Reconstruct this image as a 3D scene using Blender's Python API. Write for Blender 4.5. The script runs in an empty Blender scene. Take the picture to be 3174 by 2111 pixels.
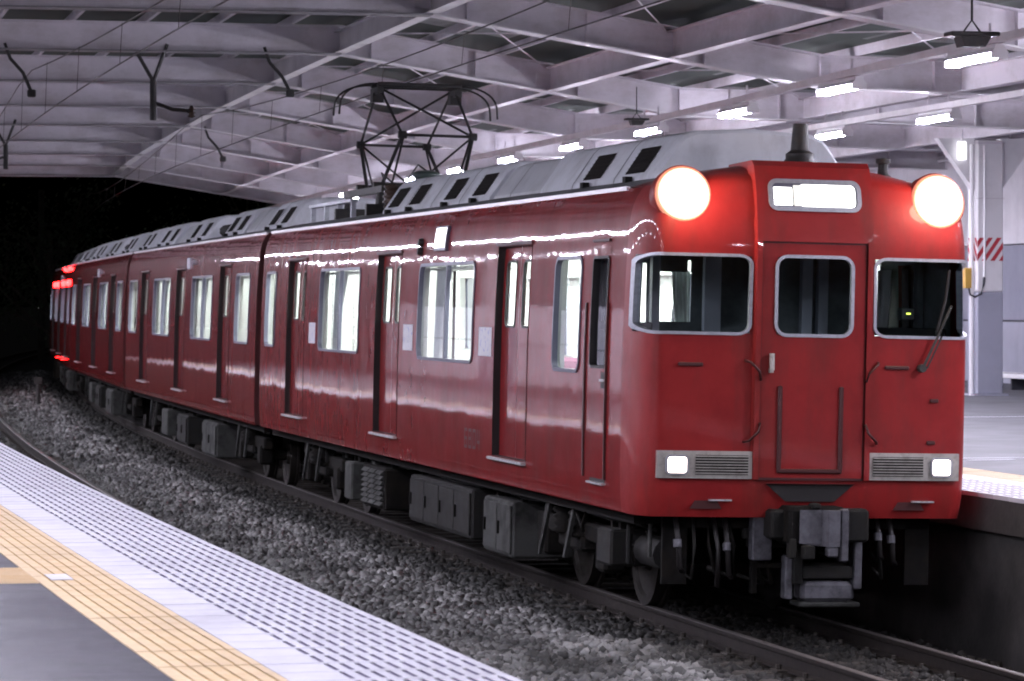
import bpy, math, random
import numpy as np
from mathutils import Vector, Matrix, noise as mnoise

random.seed(7)
rng = np.random.default_rng(11)
scene = bpy.context.scene
col = scene.collection
R_ = math.radians

# ------------------------------------------------------------------ camera
CAM_Z = 2.60
cd = bpy.data.cameras.new('camera')
cam = bpy.data.objects.new('camera', cd)
col.objects.link(cam)
cd.sensor_width = 36.0
cd.lens = 36.0 * 10400.0 / 3174.0
cd.clip_end = 3000.0
cd.clip_start = 0.1
cam.location = (0, 0, CAM_Z)
cam.rotation_euler = (R_(90) - math.atan(125.0 / 10400.0), 0, 0)
cd.dof.use_dof = True
cd.dof.focus_distance = 27.5
cd.dof.aperture_fstop = 7.0
scene.camera = cam

# ------------------------------------------------------------------ sky (night), exposure
world = bpy.data.worlds.new('World')
scene.world = world
world.use_nodes = True
wn = world.node_tree
wn.nodes.clear()
wo = wn.nodes.new('ShaderNodeOutputWorld')
wb = wn.nodes.new('ShaderNodeBackground')
ws = wn.nodes.new('ShaderNodeTexSky')
ws.sky_type = 'NISHITA'
ws.sun_disc = False
ws.sun_elevation = R_(-2.5)
ws.sun_rotation = R_(200)
wb.inputs['Strength'].default_value = 0.05
wn.links.new(ws.outputs[0], wb.inputs[0])
wn.links.new(wb.outputs[0], wo.inputs[0])
ml = bpy.data.lights.new('moon', 'SUN')
ml.energy = 0.004
ml.angle = R_(0.5)
ml.color = (0.8, 0.88, 1.0)
mo = bpy.data.objects.new('moon', ml)
mo.rotation_euler = (R_(50), 0, R_(200))
col.objects.link(mo)
scene.view_settings.view_transform = 'Standard'
scene.view_settings.look = 'None'
scene.view_settings.exposure = 1.2
scene.view_settings.gamma = 1.0
scene.view_settings.use_curve_mapping = False
scene.cycles.use_denoising = True
scene.cycles.filter_width = 1.9
scene.cycles.max_bounces = 9
scene.cycles.diffuse_bounces = 4
scene.cycles.glossy_bounces = 4
scene.cycles.transparent_max_bounces = 12
scene.cycles.sample_clamp_indirect = 6.0
scene.cycles.caustics_reflective = False
scene.cycles.caustics_refractive = False

# ------------------------------------------------------------------ light strengths
TUBE_E = 100.0
TUBE_COL = (0.87, 0.835, 1.0)
CABIN_E = 15.0
HEAD_E = 70.0

# ------------------------------------------------------------------ the curved line of the railway
RAD = 855.0
PHI0 = R_(13.762)
P0 = (2.18, 26.63)
CEN = (P0[0] + RAD * math.cos(PHI0), P0[1] + RAD * math.sin(PHI0))
CANT = 0.022


def W(s, d, z=0.0):
    """s metres along the track from the front of the train, d metres to the right of it."""
    p = PHI0 - s / RAD
    return Vector((CEN[0] - (RAD - d) * math.cos(p), CEN[1] - (RAD - d) * math.sin(p), z))


def MS(s, d, z=0.0, rz=0.0):
    p = PHI0 - s / RAD
    m = Matrix(((math.cos(p), -math.sin(p), 0), (math.sin(p), math.cos(p), 0), (0, 0, 1))).to_4x4()
    m.translation = W(s, d, z)
    return m @ Matrix.Rotation(rz, 4, 'Z')


# ------------------------------------------------------------------ materials
MATS = {}


def mat(name, base, rough=0.5, metal=0.0, spec=0.5, coat=0.0, noise=None, bump=None, emit=None, bands=None):
    m = bpy.data.materials.new(name)
    m.use_nodes = True
    nt = m.node_tree
    b = nt.nodes['Principled BSDF']
    b.inputs['Base Color'].default_value = (*base, 1)
    b.inputs['Roughness'].default_value = rough
    b.inputs['Metallic'].default_value = metal
    b.inputs['Specular IOR Level'].default_value = spec
    b.inputs['Coat Weight'].default_value = coat
    b.inputs['Coat Roughness'].default_value = 0.04
    tc = nt.nodes.new('ShaderNodeTexCoord')
    if noise:                                    # (scale, other colour, low, high, rough spread)
        sc, c2, lo, hi, rs = noise
        n = nt.nodes.new('ShaderNodeTexNoise')
        n.inputs['Scale'].default_value = sc
        n.inputs['Detail'].default_value = 7
        n.inputs['Roughness'].default_value = 0.65
        nt.links.new(tc.outputs['Object'], n.inputs['Vector'])
        mr = nt.nodes.new('ShaderNodeMapRange')
        mr.inputs['From Min'].default_value = lo
        mr.inputs['From Max'].default_value = hi
        nt.links.new(n.outputs[0], mr.inputs[0])
        mx = nt.nodes.new('ShaderNodeMix')
        mx.data_type = 'RGBA'
        mx.inputs[6].default_value = (*base, 1)
        mx.inputs[7].default_value = (*c2, 1)
        nt.links.new(mr.outputs[0], mx.inputs[0])
        nt.links.new(mx.outputs[2], b.inputs['Base Color'])
        if rs:
            m2 = nt.nodes.new('ShaderNodeMapRange')
            m2.inputs['To Min'].default_value = rough
            m2.inputs['To Max'].default_value = min(1, rough + rs)
            nt.links.new(mr.outputs[0], m2.inputs[0])
            nt.links.new(m2.outputs[0], b.inputs['Roughness'])
    if bump:                                     # list of (scale vector, strength, distance)
        prev = None
        for (sc, st, di) in bump:
            mp = nt.nodes.new('ShaderNodeMapping')
            mp.inputs['Scale'].default_value = sc
            nt.links.new(tc.outputs['Object'], mp.inputs[0])
            n = nt.nodes.new('ShaderNodeTexNoise')
            n.inputs['Scale'].default_value = 1.0
            n.inputs['Detail'].default_value = 1
            nt.links.new(mp.outputs[0], n.inputs['Vector'])
            bp = nt.nodes.new('ShaderNodeBump')
            bp.inputs['Strength'].default_value = st
            bp.inputs['Distance'].default_value = di
            nt.links.new(n.outputs[0], bp.inputs['Height'])
            if prev:
                nt.links.new(prev.outputs[0], bp.inputs['Normal'])
            prev = bp
        nt.links.new(prev.outputs[0], b.inputs['Normal'])
        if coat:
            nt.links.new(prev.outputs[0], b.inputs['Coat Normal'])
    if emit:
        b.inputs['Emission Color'].default_value = (*emit[0], 1)
        b.inputs['Emission Strength'].default_value = emit[1]
    MATS[name] = m
    return m


def glass(name, tint, gloss=1.0):
    m = bpy.data.materials.new(name)
    m.use_nodes = True
    nt = m.node_tree
    nt.nodes.clear()
    o = nt.nodes.new('ShaderNodeOutputMaterial')
    t = nt.nodes.new('ShaderNodeBsdfTransparent')
    t.inputs[0].default_value = (*tint, 1)
    g = nt.nodes.new('ShaderNodeBsdfGlossy')
    g.inputs['Roughness'].default_value = 0.02
    g.inputs[0].default_value = (0.92 * gloss, 0.94 * gloss, gloss, 1)
    f = nt.nodes.new('ShaderNodeFresnel')
    f.inputs['IOR'].default_value = 1.52
    x = nt.nodes.new('ShaderNodeMixShader')
    nt.links.new(f.outputs[0], x.inputs[0])
    nt.links.new(t.outputs[0], x.inputs[1])
    nt.links.new(g.outputs[0], x.inputs[2])
    nt.links.new(x.outputs[0], o.inputs[0])
    MATS[name] = m
    return m


mat('red_paint', (0.250, 0.0095, 0.0125), 0.36, spec=0.06, coat=0.95, noise=(1.7, (0.195, 0.009, 0.011), 0.4, 0.7, 0.10),
    bump=[((1.3, 1.0, 0.8), 0.34, 0.014), ((5.0, 4.2, 2.6), 0.24, 0.006), ((60, 60, 60), 0.02, 0.002)])
mat('red_front', (0.275, 0.019, 0.019), 0.40, spec=0.18, coat=0.30, noise=(2.3, (0.22, 0.011, 0.0125), 0.42, 0.7, 0.15),
    bump=[((2.5, 2.5, 2.5), 0.15, 0.006), ((70, 70, 70), 0.03, 0.002)])
mat('roof_grey', (0.16, 0.165, 0.175), 0.6, noise=(3, (0.07, 0.07, 0.075), 0.45, 0.7, 0.2))
mat('ac_grey', (0.72, 0.75, 0.80), 0.45, noise=(2.2, (0.54, 0.56, 0.60), 0.5, 0.78, 0.2), bump=[((3, 2, 3), 0.12, 0.01)])
mat('ac_cover', (0.56, 0.58, 0.61), 0.5, noise=(2.2, (0.42, 0.44, 0.46), 0.5, 0.78, 0.2), bump=[((3, 2, 3), 0.12, 0.01)])
mat('louver_dark', (0.016, 0.014, 0.013), 0.9, spec=0.1)
mat('frame_alu', (0.44, 0.46, 0.52), 0.38, metal=0.55, noise=(25, (0.34, 0.35, 0.39), 0.4, 0.7, 0.1))
mat('frame_dark', (0.13, 0.13, 0.18), 0.4, metal=0.3)
mat('gutter_highlight', (0.82, 0.80, 0.84), 0.28, spec=0.6)  # lip whitened, the lamp highlight along the gutter put into the colour
mat('rubber', (0.012, 0.010, 0.010), 0.55)
mat('jamb_dark', (0.055, 0.008, 0.008), 0.5)
mat('steel_bright', (0.74, 0.73, 0.74), 0.30, metal=0.45, noise=(30, (0.4, 0.4, 0.4), 0.4, 0.7, 0.2))
mat('grille_metal', (0.50, 0.48, 0.44), 0.42, metal=0.5, noise=(14, (0.32, 0.30, 0.27), 0.45, 0.72, 0.2))
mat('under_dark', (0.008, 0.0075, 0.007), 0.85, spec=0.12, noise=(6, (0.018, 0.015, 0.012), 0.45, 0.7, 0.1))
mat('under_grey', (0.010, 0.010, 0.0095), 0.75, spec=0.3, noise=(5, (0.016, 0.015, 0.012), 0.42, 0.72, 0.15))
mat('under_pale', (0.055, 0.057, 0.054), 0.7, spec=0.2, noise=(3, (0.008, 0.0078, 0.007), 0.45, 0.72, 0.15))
mat('coupler_steel', (0.15, 0.15, 0.17), 0.45, metal=0.4, noise=(9, (0.05, 0.05, 0.055), 0.42, 0.7, 0.2))
mat('wheel_steel', (0.025, 0.022, 0.02), 0.55, metal=0.5, noise=(9, (0.03, 0.025, 0.02), 0.4, 0.7, 0.1))
mat('lining', (0.72, 0.72, 0.70), 0.5, noise=(3, (0.62, 0.62, 0.60), 0.4, 0.7, 0.1))
mat('cab_lining', (0.10, 0.125, 0.13), 0.55, noise=(3, (0.22, 0.25, 0.27), 0.4, 0.7, 0.1))
mat('cab_post', (0.42, 0.45, 0.52), 0.5)
mat('cab_desk', (0.045, 0.05, 0.05), 0.5)
mat('seat_cloth', (0.20, 0.05, 0.10), 0.85, noise=(30, (0.15, 0.04, 0.08), 0.4, 0.6, 0))
mat('curtain', (0.80, 0.81, 0.80), 0.85, noise=(9, (0.68, 0.69, 0.70), 0.4, 0.65, 0))
mat('car_floor', (0.22, 0.21, 0.20), 0.5, noise=(4, (0.15, 0.14, 0.13), 0.4, 0.7, 0.1))
mat('poster', (0.60, 0.60, 0.64), 0.5, noise=(16, (0.30, 0.32, 0.55), 0.55, 0.62, 0))
mat('black_iron', (0.018, 0.018, 0.018), 0.5, noise=(20, (0.04, 0.032, 0.026), 0.45, 0.7, 0.1))
mat('porcelain', (0.06, 0.035, 0.025), 0.25)
mat('porcelain_green', (0.03, 0.05, 0.04), 0.3)
mat('wire_copper', (0.05, 0.04, 0.035), 0.45, metal=0.5)
mat('roof_steel', (0.70, 0.665, 0.715), 0.48, noise=(1.1, (0.56, 0.535, 0.565), 0.42, 0.72, 0.15), bump=[((2, 2, 2), 0.08, 0.01)])
mat('roof_flange', (0.70, 0.68, 0.70), 0.34, noise=(2.0, (0.54, 0.53, 0.54), 0.45, 0.75, 0.2))
mat('roof_flange_shaded', (0.30, 0.29, 0.30), 0.6, noise=(2.0, (0.18, 0.17, 0.17), 0.45, 0.75, 0.2))  # darker flange copy, shade of the left roof span put into the colour
mat('roof_sheet', (0.030, 0.045, 0.034), 0.7, noise=(0.7, (0.060, 0.070, 0.058), 0.45, 0.75, 0.1))
mat('skylight', (0.016, 0.035, 0.022), 0.3)
mat('white_panel', (0.80, 0.79, 0.83), 0.5, noise=(0.8, (0.60, 0.59, 0.62), 0.45, 0.8, 0.1))
mat('white_column', (0.78, 0.77, 0.79), 0.38, noise=(1.5, (0.64, 0.63, 0.64), 0.5, 0.8, 0.15))
mat('grey_panel', (0.27, 0.28, 0.36), 0.5, noise=(1.2, (0.22, 0.23, 0.29), 0.4, 0.75, 0.1))
mat('grey_low', (0.36, 0.37, 0.45), 0.5, noise=(1.2, (0.30, 0.31, 0.37), 0.4, 0.75, 0.1))
mat('dark_line', (0.03, 0.03, 0.04), 0.5)
mat('hazard_red', (0.42, 0.025, 0.04), 0.5)
mat('yellow_box', (0.55, 0.33, 0.06), 0.5)
mat('asphalt', (0.062, 0.062, 0.076), 0.42, spec=0.6, noise=(1.3, (0.030, 0.030, 0.038), 0.38, 0.72, 0.2), bump=[((90, 90, 90), 0.12, 0.003)])
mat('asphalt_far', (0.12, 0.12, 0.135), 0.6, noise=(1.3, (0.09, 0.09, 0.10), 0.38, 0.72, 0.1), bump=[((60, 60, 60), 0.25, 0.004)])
mat('white_tile', (0.68, 0.68, 0.74), 0.55, noise=(1.2, (0.50, 0.50, 0.57), 0.42, 0.8, 0.1), bump=[((80, 80, 80), 0.15, 0.002)])
mat('tile_slot', (0.085, 0.075, 0.135), 0.8)
mat('yellow_tile', (0.66, 0.52, 0.335), 0.6, noise=(2.1, (0.60, 0.43, 0.23), 0.42, 0.72, 0.1), bump=[((80, 80, 80), 0.15, 0.002)])
mat('yellow_groove', (0.50, 0.30, 0.10), 0.7, noise=(5, (0.36, 0.22, 0.07), 0.4, 0.7, 0))
mat('concrete', (0.034, 0.033, 0.032), 0.85, noise=(1.4, (0.09, 0.085, 0.08), 0.4, 0.72, 0.05), bump=[((25, 25, 25), 0.3, 0.01)])
mat('sleeper', (0.045, 0.038, 0.032), 0.9, noise=(5, (0.02, 0.017, 0.014), 0.4, 0.7, 0))
mat('rail_side', (0.016, 0.013, 0.012), 0.85, spec=0.2, noise=(12, (0.026, 0.021, 0.018), 0.4, 0.7, 0))
mat('rail_top', (0.10, 0.092, 0.088), 0.5, metal=0.6)
mat('bed', (0.012, 0.011, 0.010), 0.95, noise=(20, (0.028, 0.027, 0.025), 0.4, 0.7, 0), bump=[((22, 22, 22), 1.0, 0.04)])
mat('ground', (0.03, 0.03, 0.026), 0.95, noise=(2, (0.05, 0.055, 0.04), 0.4, 0.7, 0))
mat('bark', (0.06, 0.05, 0.04), 0.9, noise=(9, (0.035, 0.03, 0.024), 0.4, 0.7, 0))
mat('leaf', (0.045, 0.065, 0.035), 0.7, noise=(6, (0.03, 0.05, 0.022), 0.4, 0.7, 0))
mat('tube', (0.9, 0.9, 0.9), 0.5, emit=(TUBE_COL, TUBE_E))
mat('tube_far', (0.9, 0.9, 0.9), 0.5, emit=(TUBE_COL, TUBE_E * 1.9))
mat('fixture', (0.80, 0.80, 0.82), 0.45)
mat('cabin_tube', (0.9, 0.9, 0.9), 0.5, emit=((0.96, 1.0, 0.98), CABIN_E))
mat('head_lens', (0.9, 0.9, 0.9), 0.3, emit=((1.0, 0.84, 0.66), HEAD_E))
mat('low_lens', (0.9, 0.8, 0.75), 0.3, emit=((1.0, 0.83, 0.74), 3.2))
mat('sign_white', (0.9, 0.9, 0.88), 0.4, emit=((1.0, 1.0, 0.96), 2.2))
mat('sign_frost', (0.62, 0.64, 0.60), 0.4, emit=((1.0, 1.0, 0.92), 0.28))
mat('sign_ink', (0.18, 0.17, 0.25), 0.5)
mat('side_sign', (0.9, 0.9, 0.9), 0.4, emit=((0.97, 0.97, 1.0), 1.6))
mat('red_glow', (0.6, 0.02, 0.02), 0.3, emit=((1.0, 0.006, 0.006), 26.0))
mat('small_lamp', (0.9, 0.9, 0.9), 0.3, emit=((0.95, 0.95, 1.0), 9.0))
mat('cab_led', (0.8, 0.9, 0.2), 0.3, emit=((0.75, 1.0, 0.1), 1.6))
mat('lit_sign', (0.9, 0.9, 0.9), 0.3, emit=((0.94, 0.94, 1.0), 0.7))
mat('cab_bulb', (0.9, 0.9, 0.9), 0.3, emit=((0.95, 1.0, 0.98), 9.0))
mat('lamp_dish', (0.62, 0.22, 0.15), 0.6)
mat('head_bloom_mid', (0.9, 0.9, 0.9), 0.3, emit=((1.0, 0.78, 0.58), 3.0))  # dimmer glowing rings round the lens imitate its bloom
mat('head_bloom_rim', (0.9, 0.75, 0.6), 0.3, emit=((1.0, 0.66, 0.46), 0.80))
mat('head_bloom_edge', (0.7, 0.3, 0.2), 0.4, emit=((1.0, 0.38, 0.22), 0.24))
glass('window_glass', (0.90, 0.95, 0.95))
glass('front_glass', (0.80, 0.87, 0.86))


def weather(name, dirt, amount, stretch):
    """streaks of brake dust and dulled patches over a painted skin."""
    nt = MATS[name].node_tree
    b = nt.nodes['Principled BSDF']
    src = b.inputs['Base Color'].links[0].from_socket
    tc = nt.nodes.new('ShaderNodeTexCoord')
    mp = nt.nodes.new('ShaderNodeMapping')
    mp.inputs['Scale'].default_value = stretch
    geo = nt.nodes.new('ShaderNodeNewGeometry')
    n = nt.nodes.new('ShaderNodeTexNoise')
    n.inputs['Scale'].default_value = 1.0
    n.inputs['Detail'].default_value = 6
    n.inputs['Roughness'].default_value = 0.7
    mr = nt.nodes.new('ShaderNodeMapRange')
    mr.inputs['From Min'].default_value = 0.47
    mr.inputs['From Max'].default_value = 0.72
    mr.inputs['To Max'].default_value = amount
    mx = nt.nodes.new('ShaderNodeMix')
    mx.data_type = 'RGBA'
    mx.inputs[7].default_value = (*dirt, 1)
    nt.links.new(geo.outputs['Position'] if 'tile' in name else tc.outputs['Object'], mp.inputs[0])
    nt.links.new(mp.outputs[0], n.inputs['Vector'])
    nt.links.new(n.outputs[0], mr.inputs[0])
    nt.links.new(mr.outputs[0], mx.inputs[0])
    nt.links.new(src, mx.inputs[6])
    nt.links.new(mx.outputs[2], b.inputs['Base Color'])
    m2 = nt.nodes.new('ShaderNodeMath')
    m2.operation = 'MULTIPLY_ADD'
    m2.inputs[1].default_value = -0.35 * b.inputs['Coat Weight'].default_value / max(amount, .01)
    m2.inputs[2].default_value = b.inputs['Coat Weight'].default_value
    nt.links.new(mr.outputs[0], m2.inputs[0])
    nt.links.new(m2.outputs[0], b.inputs['Coat Weight'])


weather('red_paint', (0.10, 0.030, 0.024), 0.55, (4.0, 3.2, 0.5))
weather('red_front', (0.12, 0.028, 0.022), 0.55, (3.5, 3.5, 0.7))
weather('roof_steel', (0.26, 0.22, 0.19), 0.45, (1.2, 1.2, 2.5))
weather('white_tile', (0.30, 0.29, 0.31), 0.40, (1.6, 0.9, 1.0))
weather('yellow_tile', (0.36, 0.28, 0.20), 0.40, (1.6, 0.9, 1.0))
weather('ac_grey', (0.28, 0.27, 0.26), 0.45, (2.5, 2.0, 1.0))


def ballast_material():
    m = bpy.data.materials.new('ballast_stone')
    m.use_nodes = True
    nt = m.node_tree
    b = nt.nodes['Principled BSDF']
    b.inputs['Roughness'].default_value = 0.85
    a = nt.nodes.new('ShaderNodeAttribute')
    a.attribute_name = 'tone'
    nt.links.new(a.outputs['Color'], b.inputs['Base Color'])
    MATS['ballast_stone'] = m


ballast_material()


# ------------------------------------------------------------------ mesh builder
class MB:
    def __init__(self):
        self.v = []
        self.f = []
        self.m = []

    def add(self, vs, fs, mi=0):
        o = len(self.v)
        self.v += [tuple(p) for p in vs]
        for f in fs:
            self.f.append(tuple(i + o for i in f))
            self.m.append(mi)
        return self

    def box(self, x0, x1, y0, y1, z0, z1, mi=0, M=None, bev=0.0):
        if bev > 0:
            b = bev
            vs = []
            for z, k in ((z0, b), (z0 + b, 0), (z1 - b, 0), (z1, b)):
                c = b
                pts = [(x0 + k, y0 + c + k), (x0 + c + k, y0 + k), (x1 - c - k, y0 + k), (x1 - k, y0 + c + k),
                       (x1 - k, y1 - c - k), (x1 - c - k, y1 - k), (x0 + c + k, y1 - k), (x0 + k, y1 - c - k)]
                vs += [(p[0], p[1], z) for p in pts]
            fs = [tuple(range(7, -1, -1)), tuple(range(24, 32))]
            for r in range(3):
                for i in range(8):
                    j = (i + 1) % 8
                    fs.append((r * 8 + i, r * 8 + j, r * 8 + 8 + j, r * 8 + 8 + i))
        else:
            vs = [(x0, y0, z0), (x1, y0, z0), (x1, y1, z0), (x0, y1, z0), (x0, y0, z1), (x1, y0, z1), (x1, y1, z1), (x0, y1, z1)]
            fs = [(3, 2, 1, 0), (4, 5, 6, 7), (0, 1, 5, 4), (1, 2, 6, 5), (2, 3, 7, 6), (3, 0, 4, 7)]
        if M:
            vs = [M @ Vector(p) for p in vs]
        return self.add(vs, fs, mi)

    def cyl(self, a, b, r, n=10, r2=None, mi=0, caps=True):
        a = Vector(a)
        b = Vector(b)
        r2 = r if r2 is None else r2
        ax = (b - a).normalized()
        t = Vector((0, 0, 1)) if abs(ax.z) < 0.9 else Vector((1, 0, 0))
        u = ax.cross(t).normalized()
        w = ax.cross(u)
        vs = []
        for p, rr in ((a, r), (b, r2)):
            for i in range(n):
                q = 2 * math.pi * i / n
                vs.append(p + (u * math.cos(q) + w * math.sin(q)) * rr)
        fs = [(i, (i + 1) % n, n + (i + 1) % n, n + i) for i in range(n)]
        if caps:
            fs += [tuple(range(n - 1, -1, -1)), tuple(range(n, 2 * n))]
        return self.add(vs, fs, mi)

    def tube(self, pts, r, n=6, mi=0):
        pts = [Vector(p) for p in pts]
        vs = []
        for k, p in enumerate(pts):
            ax = (pts[min(k + 1, len(pts) - 1)] - pts[max(k - 1, 0)]).normalized()
            t = Vector((0, 0, 1)) if abs(ax.z) < 0.9 else Vector((1, 0, 0))
            u = ax.cross(t).normalized()
            w = ax.cross(u)
            for i in range(n):
                q = 2 * math.pi * i / n
                vs.append(p + (u * math.cos(q) + w * math.sin(q)) * r)
        fs = []
        for k in range(len(pts) - 1):
            for i in range(n):
                j = (i + 1) % n
                fs.append((k * n + i, k * n + j, k * n + n + j, k * n + n + i))
        fs += [tuple(range(n - 1, -1, -1)), tuple(range((len(pts) - 1) * n, len(pts) * n))]
        return self.add(vs, fs, mi)

    def lathe(self, M, prof, n=16, mi=0):
        """prof: (radius, height) pairs along local z of M."""
        vs = []
        for (r, h) in prof:
            for i in range(n):
                q = 2 * math.pi * i / n
                vs.append(M @ Vector((r * math.cos(q), r * math.sin(q), h)))
        fs = []
        for k in range(len(prof) - 1):
            for i in range(n):
                j = (i + 1) % n
                fs.append((k * n + i, k * n + j, k * n + n + j, k * n + n + i))
        if prof[0][0] > 1e-4:
            fs.append(tuple(range(n - 1, -1, -1)))
        if prof[-1][0] > 1e-4:
            fs.append(tuple(range((len(prof) - 1) * n, len(prof) * n)))
        return self.add(vs, fs, mi)

    def sweep(self, prof, s0, s1, ds=2.0, mi=0, closed=True, cant=0.0, jit=None):
        """a (d, z) outline carried along the curved railway."""
        k = max(1, int(math.ceil((s1 - s0) / ds)))
        n = len(prof)
        vs = []
        for a in range(k + 1):
            s = s0 + (s1 - s0) * a / k
            for (d, z) in prof:
                vs.append(W(s, d, z - cant * d))
        fs = []
        rngn = n if closed else n - 1
        for a in range(k):
            for i in range(rngn):
                j = (i + 1) % n
                fs.append((a * n + j, a * n + i, a * n + n + i, a * n + n + j))
        if closed:
            fs += [tuple(range(n)), tuple(range((k + 1) * n - 1, k * n - 1, -1))]
        return self.add(vs, fs, mi)

    def build(self, name, mats, parent=None, smooth=False, M=None, auto=None):
        me = bpy.data.meshes.new(name)
        me.from_pydata(self.v, [], self.f)
        if isinstance(mats, str):
            mats = [mats]
        for k in mats:
            me.materials.append(MATS[k])
        if len(mats) > 1:
            me.polygons.foreach_set('material_index', self.m)
        if smooth:
            me.polygons.foreach_set('use_smooth', [True] * len(self.f))
            if auto is not None:
                try:
                    me.set_sharp_from_angle(angle=R_(auto))
                except Exception:
                    pass
        me.update()
        return link(name, me, parent, M)


def link(name, me, parent=None, M=None):
    o = bpy.data.objects.new(name, me)
    col.objects.link(o)
    if parent:
        o.parent = parent
    if M is not None:
        o.matrix_local = M
    return o


def empty(name, M):
    o = bpy.data.objects.new(name, None)
    o.empty_display_size = 0.2
    col.objects.link(o)
    o.matrix_local = M
    return o


def tag(o, label=None, cat=None, group=None, kind=None):
    if label:
        o['label'] = label
    if cat:
        o['category'] = cat
    if group:
        o['group'] = group
    if kind:
        o['kind'] = kind
    return o


KIDS = {}


def kids(o):
    if not KIDS:
        for q in col.objects:
            if q.parent:
                KIDS.setdefault(q.parent.name, []).append(q)
    return KIDS.get(o.name, [])


def copy_tree(o, parent=None):
    c = o.copy()
    col.objects.link(c)
    c.parent = parent
    for q in kids(o):
        copy_tree(q, c)
    return c


# ================================================================== THE SETTING
NEAR = -5.29        # near platform edge
FAR = 1.50          # far platform edge
PZ = 1.07           # platform height over the rails

g = MB()
g.add([(-900, -400, -0.62), (900, -400, -0.62), (900, 1500, -0.62), (-900, 1500, -0.62)], [(0, 1, 2, 3)])
tag(g.build('ground', 'ground'), kind='structure')

bed = MB()
prof = [(-5.5, -0.40), (-5.0, -0.24), (-4.7, -0.20), (-2.9, -0.20), (-2.3, -0.10), (-1.75, -0.07), (-1.35, -0.14), (-0.9, -0.185), (0.9, -0.185), (1.3, -0.24), (1.7, -0.36)]
bed.sweep(prof, -40, 160, 2.5, closed=False)
tag(bed.build('track_bed', 'bed'), kind='structure')


def bed_z(d):
    for (a, b) in zip(prof[:-1], prof[1:]):
        if a[0] <= d <= b[0]:
            t = (d - a[0]) / (b[0] - a[0])
            return a[1] + (b[1] - a[1]) * t
    return -0.3


# rails and sleepers
def rail_track(name, dc, cant, s_sl0, s_sl1):
    root = empty(name, Matrix.Identity(4))
    tag(root, kind='structure')
    for sg in (-1, 1):
        c = dc + sg * 0.566
        rp = [(-.0625, -.153), (.0625, -.153), (.0625, -.142), (.012, -.125), (.009, -.045), (.0325, -.035), (.0325, -.006), (.026, 0), (-.026, 0), (-.0325, -.006), (-.0325, -.035), (-.009, -.045), (-.012, -.125), (-.0625, -.142)]
        r = MB()
        k = len(rp)
        r.sweep([(c + a, b) for a, b in rp], -40, 160, 2.0, cant=cant)
        for i in range(len(r.f)):
            r.m[i] = 1 if (i % k) in (6, 7, 8) and i < k * 100 else 0
        r.build('rail', ['rail_side', 'rail_top'], root)
    b = MB()
    b.box(-1.0, 1.0, -0.11, 0.11, -0.33, -0.153, bev=0.02)
    b.box(-0.70, -0.44, -0.09, 0.09, -0.153, -0.138)
    b.box(0.44, 0.70, -0.09, 0.09, -0.153, -0.138)
    for sx in (-.66, -.47, .47, .66):
        b.cyl((sx, 0, -0.14), (sx, 0, -0.10), 0.022, 6)
    first = None
    s = s_sl0
    while s < s_sl1:
        M = MS(s, dc, -cant * dc) @ Matrix.Rotation(cant, 4, 'Y')
        if first is None:
            first = b.build('sleeper', 'sleeper', root, M=M)
        else:
            link('sleeper', first.data, root, M)
        s += 0.61
    return root


rail_track('railway_track', 0.0, CANT, -14, 40)
rail_track('railway_track', -3.80, 0.0, -14, 60)


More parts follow.
